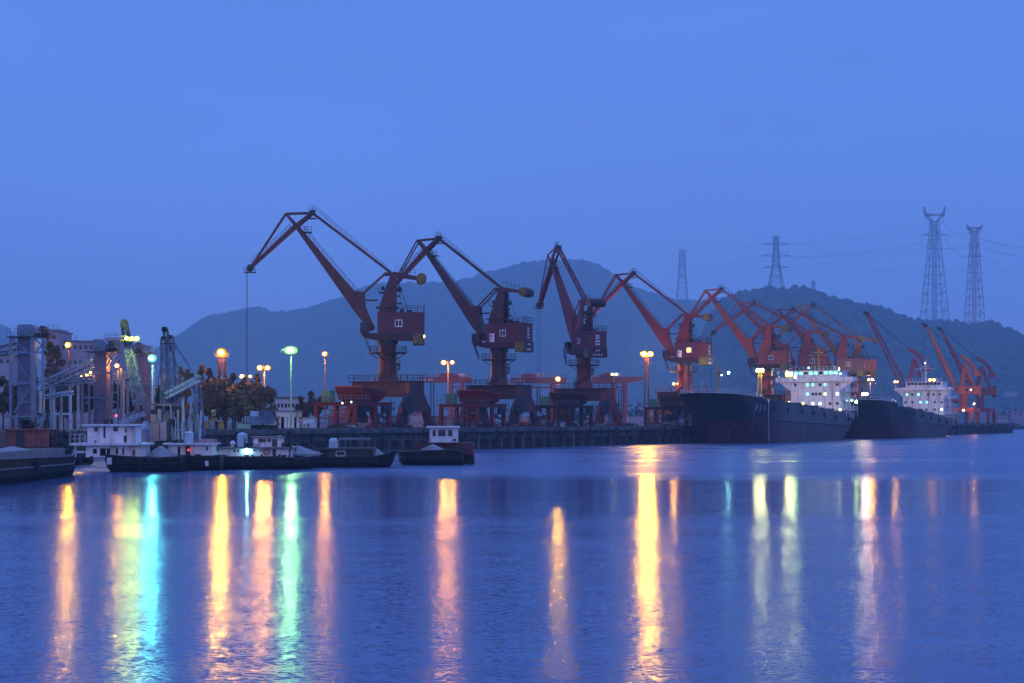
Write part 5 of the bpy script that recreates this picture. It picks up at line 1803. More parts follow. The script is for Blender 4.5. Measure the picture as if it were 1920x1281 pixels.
def mast(px, py, D, label, e, n=1, w=0.7, h=0.6, spread=0, pm=None, kind="pole", zb=GZ, r=0.16, extra=None):
    o = Pl(D, px, "lamp_mast", label, "lamp", "floodlight masts of the port", zb=zb)
    H = o.z(py)
    if kind == "pole":
        MB().cyl((0, 0.4, 0), (0, 0.4, H + 0.2), r, r * 0.7, n=10).build("pole", pm or grey, o.root)
    else:
        MB().truss((0, 0.6, 0), (0, 0.6, H + 0.3), 1.3, 1.3, int(H / 1.5), 0.16, 0.9, 0.9, up=Vector((0, 1, 0))).build("lattice_pole", pm or darkred, o.root)
        MB().b2((-1.1, -0.1, H - 0.75), (1.1, 1.4, H - 0.62)).rail([(-1.1, -0.1, H - 0.6), (1.1, -0.1, H - 0.6)], 0.5, 0.6, 0.05).build("platform", pm or darkred, o.root)
    if spread:
        MB().b2((-spread - 0.2, 0.35, H - 0.08), (spread + 0.2, 0.5, H + 0.08)).build("crossbar", pm or grey, o.root)
        head(o.root, (-spread, 0, H), w, h, e[0], n=1)
        head(o.root, (spread, 0, H), w if extra is None else w * extra, h if extra is None else h * extra, e[-1], n=1)
    else:
        head(o.root, (0, 0, H), w, h, e[0], n=n)
    return o


warm = mat("warm_grey_pole", (0.42, 0.28, 0.2), 0.6)
mast(128, 647, 262, "bright orange floodlight on a slim red post by the white blocks", [E_OR], w=0.75, h=0.65, pm=darkred)
mast(220, 686, 258, "small orange lamp just right of the second mauve tower", [E_OR2], w=0.55, h=0.5)
mast(285, 672, 236, "brilliant cyan floodlight on a slim post between the lattice cranes", [E_CY], w=0.9, h=0.8, pm=bluepale, zb=GZ)
mast(415, 661, 262, "largest orange floodlight of the left bank on a lattice mast", [E_OR], w=1.1, h=0.95, kind="lattice")
mast(462, 706, 285, "pair of orange lamps just above the brown trees", [E_OR2, E_OR2], w=0.7, h=0.45, spread=0.8, extra=0.6)
mast(495, 690, 272, "two orange lamps on one pole rising from the brown trees", [E_OR2, E_OR2], w=0.85, h=0.65, spread=0.7, extra=0.9, pm=warm)
g_ = mast(545, 657, 250, "tall green lit pole with a wide rectangular floodlight", [E_GR], w=1.5, h=0.85, pm=mat("green_lit_pole", (0.32, 0.42, 0.30), 0.5), r=0.17)
MB().b2((-1.6, 0.1, g_.z(660)), (-0.9, 0.3, g_.z(658))).b2((-1.6, 0.1, g_.z(656)), (-0.9, 0.3, g_.z(655))).build("bracket", grey, g_.root)
mast(609, 664, 292, "single orange lamp on a slim pole left of the nearest crane", [E_OR2], w=0.75, h=0.65, pm=warm)
mast(840, 680, 330, "twin orange lamps on a pole between the first and second cranes", [E_OR2, E_OR2], w=0.9, h=0.7, spread=0.95, extra=0.8, pm=warm)
mast(1046, 711, 440, "orange lamp above the third hopper", [emit("strong_sodium_light", (1.0, 0.44, 0.02), 3200)], w=1.05, h=0.95, pm=darkred)
mast(1152, 702, 430, "pale yellow twin lamp in front of the red gantry crane", [emit("pale_yellow_lamp", (1, 1, 0.5), 25)], n=2, w=0.8, h=0.5, pm=grey)
mast(1213, 664, 395, "brightest double orange floodlight on a tall lattice mast", [E_OR, E_OR], kind="lattice", w=1.3, h=0.95, spread=0.85)
mast(1267, 720, 398, "small orange lamp pair left of the fourth crane column", [E_OR2, emit("weak_orange_light", (1, 0.5, 0.1), 25)], w=0.55, h=0.55, spread=0.55, pm=darkred)
mast(1425, 694, 414, "yellow green twin floodlight on a lattice post by the fifth crane", [E_YL], n=2, w=0.85, h=0.7, kind="lattice", pm=yellow)
mast(1480, 701, 440, "yellow green twin floodlight left of the white ship bridge", [E_YL], n=2, w=0.95, h=0.75, kind="lattice", pm=yellow)
mast(1632, 712, 520, "orange lamp pair on a pole between the two ships", [E_OR2, E_OR2], w=0.7, h=0.7, spread=0.6, pm=yellow)
mast(1680, 716, 540, "slim pole with a small double orange lamp left of the second ship bridge", [E_OR2, emit("weak_orange_light", (1, 0.5, 0.1), 25)], w=0.5, h=0.7, spread=0.45, pm=grey)

# floodlight on the crane jib and the lamps of the ships
z_ = thing("floodlight", P(247, 635, 206), "yellow green floodlight bar hung on the leaning lattice jib", "lamp")
MB().b2((-0.9, 0.05, -0.35), (1.2, 0.3, -0.28)).b2((-1.6, 0.1, 0.15), (-0.7, 0.3, 0.45)).b2((-1.7, 0.1, -0.35), (-0.9, 0.3, -0.1)).build("bracket", black, z_)
head(z_, (0.1, 0, 0), 0.42, 0.42, E_YG, n=3)
wl_ = thing("work_or_added_light", P(163, 704, 254), "cluster of small amber work lights on the second mauve tower", "lamp")
MB().b2((-1.3, 0.1, -0.5), (1.0, 0.25, -0.42)).bar((0.8, 0.2, -0.5), (0.8, 0.2, 1.0), 0.1).build("bracket", black, wl_)
for dx, dz, sz in ((-0.95, -0.2, 0.22), (0.0, 0.0, 0.42), (0.62, 0.5, 0.3), (0.75, -0.1, 0.28)):
    MB().b2((dx - sz / 2, -0.1, dz - sz / 2), (dx + sz / 2, 0.05, dz + sz / 2)).build("lens", emit("amber_work_light", (1.0, 0.5, 0.08), 14), wl_)


def ship_lamp(px, py, D, label, e, w, h=None, n=1, name="deck_lamp"):
    h = h or w
    r = thing(name, P(px, py, D), label, "lamp")
    for k in range(n):
        o = Vector(((k - (n - 1) / 2) * (w + 0.25), 0, 0))
        hd = disc(MB(), o, w * 0.66, h * 0.66, 0, 0.3, 12).build("housing", grey, r)
        disc(MB(), o, w * 0.62, h * 0.62, -0.04, -0.003, 12).build("bloom_disc", glow_of(e), hd)  # self-glowing disc in place of bloom round the lens
        disc(MB(), o, w * 0.40, h * 0.40, -0.09, -0.043, 12).build("lens", e, hd)
    MB().bar((0, 0.2, -h / 2), (0, 0.2, -h / 2 - 0.8), 0.1).build("bracket", grey, r)
    return r


ship_lamp(1366, 699, 360.5, "cyan white lamp on the foremast of the nearer ship", emit("cyan_mast_light", (0.35, 1.0, 0.95), 160), 0.5, 0.6)
ship_lamp(1353, 703.5, 360.5, "small pale lamp on the left of the nearer ship foremast", emit("pale_mast_light", (0.7, 1, 0.9), 9), 0.4)
ship_lamp(1491, 707, 412, "green lamp at the left end of the ship bridge wing", emit("green_wing_light", (0.5, 1.0, 0.25), 90), 0.7, 0.8)
ship_lamp(1573, 692, 414, "yellow green lamp on top of the nearer ship wheelhouse", emit("green_roof_light", (0.75, 1.0, 0.3), 9), 0.45, 0.9)
ship_lamp(1516, 690, 414, "pale blue dome lamp on the nearer ship wheelhouse roof", emit("pale_blue_light", (0.5, 0.8, 1), 2.5), 0.6)
ship_lamp(1565, 699, 412, "turquoise lamp left of the pair by the wheelhouse right end", emit("turquoise_lamp", (0.3, 1, 0.95), 12), 0.5)
ship_lamp(1576, 701, 412, "turquoise lamp at the right end of the wheelhouse", emit("turquoise_lamp", (0.3, 1, 0.95), 12), 0.55)
ship_lamp(1479.5, 755, 405, "yellow lamp at deck level left of the white bridge", emit("yellow_deck_light", (1, 1, 0.4), 14), 0.7)
ship_lamp(1605.5, 753.5, 421, "bright yellow green lamp at the stern of the nearer ship", emit("green_stern_light", (0.6, 1.0, 0.2), 110), 0.75)
ship_lamp(1597, 751.5, 421, "turquoise lamp beside the green stern lamp", emit("turquoise_lamp", (0.3, 1, 0.95), 12), 0.5)
ship_lamp(1588, 752, 421, "small turquoise lamp over the aft deck", emit("turquoise_lamp", (0.3, 1, 0.95), 12), 0.5)
ship_lamp(1575, 768, 413, "warm yellow lamp low at the foot of the white bridge", emit("warm_deck_light", (1, 0.75, 0.35), 14), 0.7)
ship_lamp(1559, 768, 413, "faint warm lamp low on the nearer ship deck", emit("warm_deck_light", (1, 0.75, 0.35), 14), 0.4)
ship_lamp(1621.5, 739, 449, "brilliant white twin lamp on the bow of the farther ship", E_WH, 0.85, 0.85, 2)
ship_lamp(1747.5, 712.5, 500, "orange twin lamp on the farther ship wheelhouse roof", emit("roof_orange_light", (1, 0.42, 0.07), 30), 1.0, 0.9, 2)
ship_lamp(1734.5, 681, 503, "small white lamp on the farther ship radar mast", emit("small_white_light", (1, .95, .8), 6), 0.5)
ship_lamp(1806.5, 769.5, 600, "small white lamp low on the bright orange crane", emit("small_white_light", (1, .95, .8), 6), 0.9)
ship_lamp(1820.5, 731, 600, "small white lamp on the bright orange crane house", emit("small_white_light", (1, .95, .8), 6), 0.7)
ship_lamp(795.5, 631, 279, "small orange lamp behind the nearest crane house", emit("weak_orange_light", (1, 0.5, 0.1), 25), 0.25, 0.6)
ship_lamp(944, 774, 320, "small white lamp under the second crane portal", emit("small_white_light", (1, .95, .8), 6), 0.4)
ship_lamp(642, 756, 262, "left tiny pale lamp under the first hopper deck", emit("tiny_pale_light", (0.8, 1, 0.9), 5), 0.3)
ship_lamp(659, 754, 262, "right tiny pale lamp under the first hopper deck", emit("tiny_pale_light", (0.8, 1, 0.9), 5), 0.32)
ship_lamp(669, 790, 268, "greenish yellow lamp low beneath the first hopper", emit("lime_lamp", (0.8, 1, 0.2), 3), 0.45, 0.9)
ship_lamp(878, 752, 330, "tiny pale lamp under the second hopper deck", emit("tiny_pale_light", (0.8, 1, 0.9), 5), 0.3)
quay_end = emit("quay_end_added_light", (1.0, 0.45, 0.12), 450)  # lamps added to throw orange light on the far cranes
for px_, py_, D_, lb_ in ((1775, 770, 592, "added orange fill lamp low beside the left leg of the bright orange crane"), (1826, 758, 606, "added orange fill lamp between the two cranes at the quay end"), (1703, 735, 541, "added orange fill lamp at the foot of the lattice boom crane")):
    q_ = thing("work_or_added_light", P(px_, py_, D_), lb_, "lamp")
    MB().bar((0, 0.2, 0), (0, 0.2, -2.5), 0.1).b2((-0.35, 0.1, -0.1), (0.35, 0.3, 0.3)).build("bracket", black, q_)
    MB().ball((0, -0.25, 0.1), 0.22, 8).build("bulb", quay_end, q_, smooth=True)
# ------------------------------------------------------------------ buildings behind the yard
def block(px0, px1, py0, D, depth, rows, cols, label, m, py1=None, roof_over=0.4, wm=None, grp=None, ww=0.9, hh=1.1, penthouse=None):
    b = Pl(D, (px0 + px1) / 2, "building", label, "building", grp)
    H = b.z(py0)
    x0, x1 = b.x(px0), b.x(px1)
    wl_ = MB().b2((x0, 0, 0), (x1, depth, H)).build("wall", m, b.root)
    rf = MB().b2((x0 - roof_over, -roof_over, H + 0.003), (x1 + roof_over, depth + roof_over, H + 0.35)).build("roof", mat("flat_roof", (0.16, 0.14, 0.15), 0.8), b.root)
    if penthouse:
        a, c, d = penthouse
        MB().b2((b.x(a), 2, H + 0.353), (b.x(c), depth - 2, b.z(d))).build("stair_head", m, rf)
        MB().rail([(b.x(a), 2, b.z(d)), (b.x(c), 2, b.z(d))], 1.2, 2.0, 0.12).build("railing", grey, rf)
    for r in range(rows):
        z = H - 1.6 - r * (H - 2.0) / max(1, rows) * 0.98
        for c in range(cols):
            x = x0 + (x1 - x0) * (c + 0.5) / cols
            MB().b2((x - ww / 2, -0.05, z - hh / 2), (x + ww / 2, -0.003, z + hh / 2)).build("window", wm or glass, b.root)
    return b


pale = mat("mauve_white_render", (0.36, 0.29, 0.36), 0.8, var=0.12, vscale=0.2)
block(82, 108, 622, 440, 14, 6, 2, "narrow pale tower block at the left end behind the elevators", pale, penthouse=(86, 106, 616), grp="pale blocks behind the elevator towers")
block(106, 196, 641, 445, 16, 5, 9, "long pale block with rows of dark windows behind the towers", pale, penthouse=(120, 140, 637), grp="pale blocks behind the elevator towers")
block(190, 226, 640, 470, 15, 5, 4, "pale block with a roof railing right of the second elevator", pale, penthouse=(192, 224, 632), grp="pale blocks behind the elevator towers")
block(226, 262, 648, 480, 15, 5, 4, "pale block half hidden by the green floodlight glare", pale, grp="pale blocks behind the elevator towers")
block(-30, 22, 667, 430, 14, 3, 4, "low pale block cut off by the left edge", pale, grp="pale blocks behind the elevator towers")
block(505, 560, 747, 330, 10, 2, 8, "small white terminal office with two rows of windows", mat("office_white", (0.60, 0.55, 0.62), 0.7), ww=0.5, hh=0.9)
gb = Pl(262, 538, "pump_house", "white pump house with open columns below the office", "building")
MB().b2((gb.x(515), 0, gb.z(782)), (gb.x(560), 4, gb.z(771))).build("wall", shipwhite, gb.root)
MB().b2((gb.x(511), -0.4, gb.z(771)), (gb.x(563), 4.4, gb.z(769.5))).build("roof", grey, gb.root)
for p in (516, 524, 535, 541, 549, 558):
    gb.post(p, 782, 0.3, 0.42, "column", shipwhite)
MB().b2((gb.x(517), 1.2, 0), (gb.x(557), 3.8, gb.z(782))).build("back_wall", glass, gb.root)
cb = Pl(250, 578, "site_cabin", "small white cabin with a greenish roof edge left of the hopper", "cabin")
c0 = MB().b2((cb.x(567), 0, 0), (cb.x(590), 3, cb.z(784.5))).build("wall", mat("office_white", (0.6, 0.55, 0.6)), cb.root)
MB().b2((cb.x(566), -0.2, cb.z(784.5)), (cb.x(591), 3.2, cb.z(783))).build("roof", mat("lime_roof_edge", (0.35, 0.42, 0.2), 0.6), cb.root)
MB().b2((cb.x(569), -0.04, cb.z(799)), (cb.x(572), -0.003, cb.z(795))).b2((cb.x(576), -0.5, cb.z(802)), (cb.x(580), -0.003, cb.z(794))).build("air_conditioner", grey, c0)
tk = Pl(243, 458, "equipment_box", "pale green equipment box on the quay edge by the trees", "box")
MB().b2((tk.x(446), 0, 0), (tk.x(468), 2, tk.z(794))).build("body", mat("pale_green_box", (0.32, 0.42, 0.34), 0.6), tk.root)
MB().b2((tk.x(445), -0.1, tk.z(794)), (tk.x(469), 2.1, tk.z(792.5))).build("lid", grey, tk.root)

# crawler screening machine
sm = Pl(240, 488, "screening_machine", "grey and dark crawler machine standing beside the pump house", "machine")
MB().b2((sm.x(466), 0, sm.z(795)), (sm.x(512), 2.6, sm.z(781))).b2((sm.x(489), -0.1, sm.z(793)), (sm.x(510), 2.7, sm.z(770))).build("body", bluegrey, sm.root)
MB().b2((sm.x(469), -0.1, sm.z(781)), (sm.x(483), 1.6, sm.z(771))).build("cab", bluepale, sm.root)
mb = MB()
for y in (0, 2.0):
    for k in range(7):
        mb.cyl((sm.x(474 + k * 6), y, 0.4), (sm.x(474 + k * 6), y + 0.5, 0.4), 0.4, n=10)
    mb.b2((sm.x(470), y, 0.7), (sm.x(514), y + 0.5, 0.85)).b2((sm.x(470), y, 0.0), (sm.x(514), y + 0.5, 0.1))
mb.build("crawler_track", rubber, sm.root)
mb = MB()
for k in range(5):
    mb.bar(sm.pt(489, 772 + k * 4, -0.15), sm.pt(510, 772 + k * 4, -0.15), 0.08)
mb.bar(sm.pt(484, 768, 0.5), sm.pt(512, 766, 0.5), 0.3).bar(sm.pt(512, 772, 0.5), sm.pt(522, 796, 0.5), 0.35)
mb.build("grille", black, sm.root)
MB().bar(sm.pt(516, 780, 0.2), sm.pt(524, 797, 0.2), 0.2).bar(sm.pt(524, 780, 0.2), sm.pt(518, 798, 0.2), 0.2).build("tail_arm", orange, sm.root)

# clamshell grab resting on the quay
gr = Pl(232, 401, "clamshell_grab", "yellow clamshell grab standing open on the quay edge", "grab")
yb = mat("worn_yellow", (0.40, 0.23, 0.06), 0.6, var=0.3)
MB().cyl(gr.pt(401, 780), gr.pt(401, 768), 0.32, 0.2).ball(gr.pt(401, 773), 0.42, 8).b2((gr.x(396), -0.4, gr.z(789)), (gr.x(406), 0.6, gr.z(784))).build("head", yb, gr.root)
for s in (-1, 1):
    a = gr.x(401)
    mb = MB()
    mb.bar((a + s * 0.35, 0, gr.z(787)), (a + s * 1.25, 0, gr.z(794)), 0.25, 0.3).bar((a + s * 1.25, 0, gr.z(790)), (a + s * 1.35, 0, gr.z(801)), 0.25)
    mb.prism([(a + s * 0.75, -0.6, gr.z(795)), (a + s * 1.4, -0.6, gr.z(794)), (a + s * 1.45, -0.6, gr.z(803)), (a + s * 0.9, -0.6, gr.z(805))], (0, 1.2, 0))
    mb.build("jaw", yb, gr.root)

# wheel loader between the portals
wlr = thing("wheel_loader", quay_pt(982, 3.5, GZ), "small orange wheel loader parked between the second and third cranes", "loader", rz=QYAW + 0.9)
MB().b2((-1.6, -0.7, 0.6), (1.2, 0.7, 1.3)).build("body", orange, wlr)
MB().b2((-0.5, -0.6, 1.3), (0.5, 0.6, 2.2)).b2((-0.6, -0.7, 2.2), (0.6, 0.7, 2.3)).build("cab", mat("loader_cream", (0.5, 0.4, 0.3), 0.5), wlr)
MB().bar((1.2, 0, 1.0), (2.2, 0, 0.6), 0.9, 0.15).b2((2.1, -1.0, 0.1), (2.6, 1.0, 0.7)).build("bucket", grey, wlr)
for x in (-1.1, 0.9):
    for y in (-0.85, 0.85):
        MB().cyl((x, y - 0.15, 0.5), (x, y + 0.15, 0.5), 0.5, n=14).build("wheel", rubber, wlr)


# ------------------------------------------------------------------ gantry cranes in the yard
gpaint = mat("gantry_red", (0.33, 0.065, 0.075), 0.6, var=0.2, col2=(0.2, 0.07, 0.07), amt2=0.3)


def gantry(px0, px1, D, legs, ytop, ybot, label, trolley, seed, cant=None):
    g = Pl(D, px0, "gantry_crane", label, "gantry crane", "red gantry cranes in the yard")
    x0, x1 = g.x(px0), g.x(px1)
    for y in (0, 5.5):
        MB().b2((x0, y, g.z(ybot)), (x1, y + 1.1, g.z(ytop))).build("main_girder", gpaint, g.root)
    if cant:
        mb = MB().prism([(x1, 0.1, g.z(ybot)), (x1, 0.1, g.z(ytop)), (g.x(cant), 0.1, g.z(ytop)), (g.x(cant), 0.1, g.z(ytop + 5))], (0, 0.9, 0))
        mb.build("cantilever", orange, g.root)
    for px in legs:
        for y in (0.1, 5.6):
            MB().bar((g.x(px), y + 0.4, g.z(ybot)), (g.x(px), y + 0.4 + (-1.6 if y < 1 else 1.6), 0.8), 1.1, 0.9, 0.9, 0.8).build("leg", gpaint, g.root)
        MB().b2((g.x(px) - 0.5, -2.4, 0.3), (g.x(px) + 0.5, 8.8, 1.0)).build("sill_beam", gpaint, g.root)
    if len(legs) > 1:
        MB().b2((g.x(legs[0]), -1.6, 0.5), (g.x(legs[-1]), -1.2, 1.3)).b2((g.x(legs[0]), -0.1, g.z(728)), (g.x(legs[-1]), 0.2, g.z(725))).build("tie_beam", gpaint, g.root)
    a, b, yt = trolley
    tr = MB().b2((g.x(a), -0.5, g.z(ytop)), (g.x(b), 6.8, g.z(yt + 4))).prism([(g.x(a), -0.5, g.z(yt + 4)), (g.x(a + 8), -0.5, g.z(yt)), (g.x(b - 10), -0.5, g.z(yt)), (g.x(b), -0.5, g.z(yt + 4))], (0, 5, 0)).build("trolley", gpaint, g.root)
    MB().b2((g.x(b), 0, g.z(yt + 6)), (g.x(b + 14), 2, g.z(yt))).build("electric_house", shipwhite, g.root)
    mb = MB()
    glyphs(mb, [4], Vector((g.x(px0 + 14), -0.06, g.z((ytop + ybot) / 2))), Vector((1, 0, 0)), Z, 0.75, 0.3, Vector((0, -1, 0)), seed)
    mb.build("lettering", shipwhite, g.root)
    mb = MB().rail([(x0, -0.1, g.z(ytop)), (x1, -0.1, g.z(ytop))], 1.0, 2.0, 0.08)
    mb.build("railing", gpaint, g.root)
    return g


gantry(786, 884, 455, (845, 866), 707, 717, "faded red gantry crane between the first two crane columns", (822, 860, 700), 3)
gantry(958, 1062, 462, (974, 1035), 708, 718, "faded red gantry crane between the second and third cranes", (978, 1006, 700), 4)
gantry(1085, 1178, 470, (1153, 1173), 707, 718, "red gantry crane with tall twin legs right of the third crane", (1126, 1152, 699), 5, cant=1206)

# stacked containers and sheds low behind the cranes
r3 = random.Random(5)
cm = [mat("container_mauve", (0.24, 0.13, 0.18), 0.6), mat("container_pink", (0.40, 0.22, 0.24), 0.6), mat("container_blue", (0.10, 0.14, 0.28), 0.6), mat("container_pale", (0.42, 0.38, 0.48), 0.6)]
CL = ["mauve", "pinkish", "dull blue", "pale lilac"]
spots = [(640, 330), (672, 335), (742, 338), (776, 342), (806, 345), (822, 350), (872, 360), (896, 364), (1010, 392), (1120, 425), (1136, 430), (1196, 440), (1222, 452)]
WH = ["behind the first hopper", "behind the middle of the first hopper", "under the portal of the nearest crane", "beside the right leg of the nearest crane", "left of the second hopper", "by the white wheelhouse roof line",
      "behind the second hopper", "behind the chute of the second hopper", "behind the third hopper", "under the portal of the third crane", "right of the third crane portal", "in the open yard left of the bright lamp", "behind the fourth hopper"]
for i, ((px, D), wh) in enumerate(zip(spots, WH)):
    k = i % 4
    o = Pl(D, px, "shipping_container", "%s shipping container %s" % (CL[k], wh), "container", "containers in the yard")
    mb = MB().b2((-3, 0, 0), (3, 2.4, 2.6))
    for q in range(20):
        mb.b2((-2.9 + q * 0.3, -0.05, 0.15), (-2.78 + q * 0.3, 0, 2.45))
    mb.build("body", cm[k], o.root)
    MB().b2((-3.05, -0.08, -0.0), (3.05, 0.0, 0.12)).b2((-3.05, -0.08, 2.5), (3.05, 0.0, 2.62)).build("frame", cm[k], o.root)
    if i % 3 == 0:
        o2 = Pl(D, px, "shipping_container", "%s shipping container on top of the one %s" % (CL[(k + 1) % 4], wh), "container", "containers in the yard", zb=GZ + 2.63)
        MB().b2((-2.4, 0.1, 0), (3, 2.3, 2.6)).build("body", cm[(k + 1) % 4], o2.root)
        MB().b2((-2.45, 0.03, 2.5), (3.05, 0.1, 2.62)).build("frame", cm[(k + 1) % 4], o2.root)

# bollards along the kerb
bol = thing("bollard", quay_pt(615, 0.9, GZ), "black mooring bollard standing on the quay edge", "bollard", "mooring bollards along the quay edge")
MB().cyl((0, 0, 0), (0, 0, 0.45), 0.2, 0.17).cyl((0, 0, 0.45), (0, 0, 0.6), 0.3, 0.26).build("post", black, bol)
for px in (650, 690, 735, 905, 945, 985, 1020, 1060, 1100, 1135, 1165, 1195, 1225, 1255, 1285):
    copy_thing(bol, quay_pt(px, 0.9, GZ), "black mooring bollard standing on the quay edge")

# drums, crates and bits of gear lying along the quay edge
r4 = random.Random(31)
jm = [black, grey, rusty, wood]
JL = ["dark", "grey", "rust red", "brown"]
names = [(632, "left of the nearest crane"), (655, "below the first chute"), (700, "by the first stair"), (758, "under the cable reel of the nearest crane"), (905, "by the second chute"), (925, "by the second stair"), (962, "under the second cable reel"),
         (1002, "left of the third hopper"), (1070, "by the third chute"), (1118, "under the third cable reel"), (1150, "in the gap right of the third crane"), (1180, "in the open gap below the bright lamp"), (1240, "by the fourth hopper"), (1270, "near the ship bow")]
for i, (px, w) in enumerate(names):
    o = thing("gear_pile", quay_pt(px, 2.2, GZ), "%s pile of cargo gear and tyres %s" % (JL[i % 4], w), "gear pile", "piles of gear on the quay edge")
    mb = MB()
    for k in range(14):
        mb.box((r4.uniform(-1.3, 1.3), r4.uniform(-0.5, 0.8), r4.uniform(0.1, 0.7)), (r4.uniform(0.2, 0.8), r4.uniform(0.2, 0.6), r4.uniform(0.2, 0.6)), r4.random())
    for k in range(4):
        mb.cyl((r4.uniform(-1.2, 1.2), 0, 0.3), (r4.uniform(-1.2, 1.2), 0.3, 0.45), 0.4, n=10)
    mb.build("scrap", jm[i % 4], o)

# fence along the yard
fn = thing("railing_fence", quay_pt(600, 3.0, GZ), "thin dark fence running along the quay below the cranes", "fence", rz=QYAW)
mb = MB()
for k in range(90):
    mb.bar((k * 1.9, 0, 0), (k * 1.9, 0, 1.15), 0.06)
mb.bar((0, 0, 1.15), (169, 0, 1.15), 0.07).bar((0, 0, 0.6), (169, 0, 0.6), 0.05)
mb.build("rail", grey, fn)


# ------------------------------------------------------------------ pylons and power lines
steel = mat("pylon_steel", (0.10, 0.11, 0.13), 0.6)
steel_r = mat("pylon_red_white", (0.30, 0.12, 0.13), 0.6)
ATT = {}


def pylon(px, D, ytop, ybase, wtop, wbase, arms, label, horns=None, core=True, m=None, t=0.5, bays=14, brk=None):
    p = Pl(D, px, "pylon", label, "pylon", "pylons on the hills", zb=CH + (HZ - ybase - 14) / F * D)
    s = p.s
    body = ytop if horns is None else horns[0]
    q0, q1 = p.pt(px, ybase + 14), p.pt(px, body)
    if brk:
        qm = p.pt(px, brk[0])
        MB().truss(q0, qm, wbase / s, wbase / s, 5, t, brk[1] / s, brk[1] / s, up=Vector((0, 1, 0))).truss(qm, q1, brk[1] / s, brk[1] / s, bays, t, wtop / s, wtop / s, up=Vector((0, 1, 0))).build("lattice_body", m or steel, p.root)
    else:
        MB().truss(q0, q1, wbase / s, wbase / s, bays, t, wtop / s, wtop / s, up=Vector((0, 1, 0))).build("lattice_body", m or steel, p.root)
    if core:
        MB().truss(q0, q1, wtop / s * 0.55, wtop / s * 0.55, bays * 3, t * 0.55, up=Vector((0, 1, 0))).build("core", m or steel, p.root)
    att = []
    for (y, hw, drop) in arms:
        mb = MB()
        for sd in (-1, 1):
            a, b = p.pt(px + sd * hw, y), p.pt(px, y - 6)
            c = p.pt(px, y + 1)
            mb.bar(a, b, t * 0.8).bar(a, c, t * 0.8)
            for k in range(1, 5):
                mb.bar(a.lerp(b, k / 5), a.lerp(c, k / 5 + 0.1), t * 0.45)
            if drop:
                mb.bar(a, a - Z * (drop / s), t * 0.5)
            att.append((p.root.location + a - Z * (drop / s)))
        mb.build("cross_arm", m or steel, p.root)
    if horns:
        yb, hw, yt, gt = horns
        mb = MB()
        for sd in (-1, 1):
            mb.truss(p.pt(px + sd * wtop * 0.4, yb), p.pt(px + sd * hw * 0.8, yt + gt * 0.45), 4 / s, 4 / s, 4, t * 0.7, up=Vector((0, 1, 0)))
            mb.truss(p.pt(px + sd * hw * 0.8, yt + gt * 0.6), p.pt(px + sd * hw, yt), 4 / s, 4 / s, 3, t * 0.7, 2 / s, 2 / s, up=Vector((0, 1, 0)))
            mb.bar(p.pt(px + sd * hw * 0.8, yt + gt * 0.4), p.pt(px + sd * hw * 0.8, yb + 2), t * 0.8)
        mb.truss(p.pt(px - hw * 0.8, yt + gt * 0.5), p.pt(px + hw * 0.8, yt + gt * 0.5), 3 / s, 3 / s, 10, t * 0.6)
        mb.build("horn", m or steel, p.root)
        att = [p.root.location + p.pt(px - hw * .8, yb + 2), p.root.location + p.pt(px + hw * .8, yb + 2)] + att
    return att


A1 = pylon(1752, 2750, 390, 603, 12, 46, [(441, 24, 14)], "tallest pylon with upswept horns standing on the right hill", horns=(416, 20, 388, 30), t=0.9, bays=12)
A2 = pylon(1827, 2700, 425, 605, 10, 32, [(438, 12, 0), (459, 13, 0), (481, 14, 0)], "second tall pylon at the right with three short arms", horns=(434, 14, 422, 12), t=0.85, bays=12, m=steel_r)
A3 = pylon(1455, 3000, 446, 536, 6, 30, [(446, 8, 0), (458, 23, 0), (480, 27, 0), (502, 24, 0)], "middle sized pylon on the summit of the right hill", t=1.15, bays=9, core=False, brk=(497, 12))
A4 = pylon(1279, 4300, 471, 560, 8, 22, [(471, 9, 0), (480, 8, 0), (499, 8, 0), (519, 8, 0)], "faint distant pylon on the saddle between the hills", t=1.3, bays=8, core=False, brk=(519, 13))
A5 = pylon(1525, 3600, 527, 545, 3, 5, [(532, 5, 0), (537, 6, 0)], "tiny faint pylon just behind the right hill summit", t=0.9, bays=5, core=False)


def wire(pts, sag, label):
    mb = MB()
    for a, b in zip(pts, pts[1:]):
        prev = a
        n = 18
        for k in range(1, n + 1):
            f = k / n
            q = a.lerp(b, f) - Z * (sag * 4 * f * (1 - f))
            mb.bar(prev, q, 0.26)
            prev = q
    o = mb.build("power_cable", rope)
    tag(o, label, "cable", "power cables strung between the pylons")


Lw = [P(1000, 521, 4600), P(1000, 536, 4600), P(1000, 552, 4600), P(1040, 566, 4600)]
Rw = [P(1990, 462, 2500), P(1990, 478, 2500), P(1990, 492, 2500), P(1990, 512, 2500)]
wire([Lw[0], A4[0], A3[2], A1[0], P(1836, 447, 2700), Rw[0]], 9, "uppermost power cable joining all the pylons")
wire([Lw[1], A4[4], A3[4], A1[2], A2[4], Rw[1]], 9, "power cable passing the widest arms of the pylons")
wire([Lw[2], A4[6], A3[6], A1[3], A2[6], Rw[2]], 9, "lower power cable passing the bottom pylon arms")
wire([A4[1], A3[3], A1[1], A2[2], Rw[0] - Z * 6], 9, "upper cable on the far side of the arms")
wire([A4[5], A3[5], A1[2] - Z * 2, A2[5], Rw[1] - Z * 8], 9, "middle cable on the far side of the arms")
wire([Lw[3], P(1279, 530, 4300), P(1455, 517, 3600), P(1700, 500, 3000), A2[7] - Z * 16, Rw[3]], 8, "lowest and faintest power cable over the right hill")


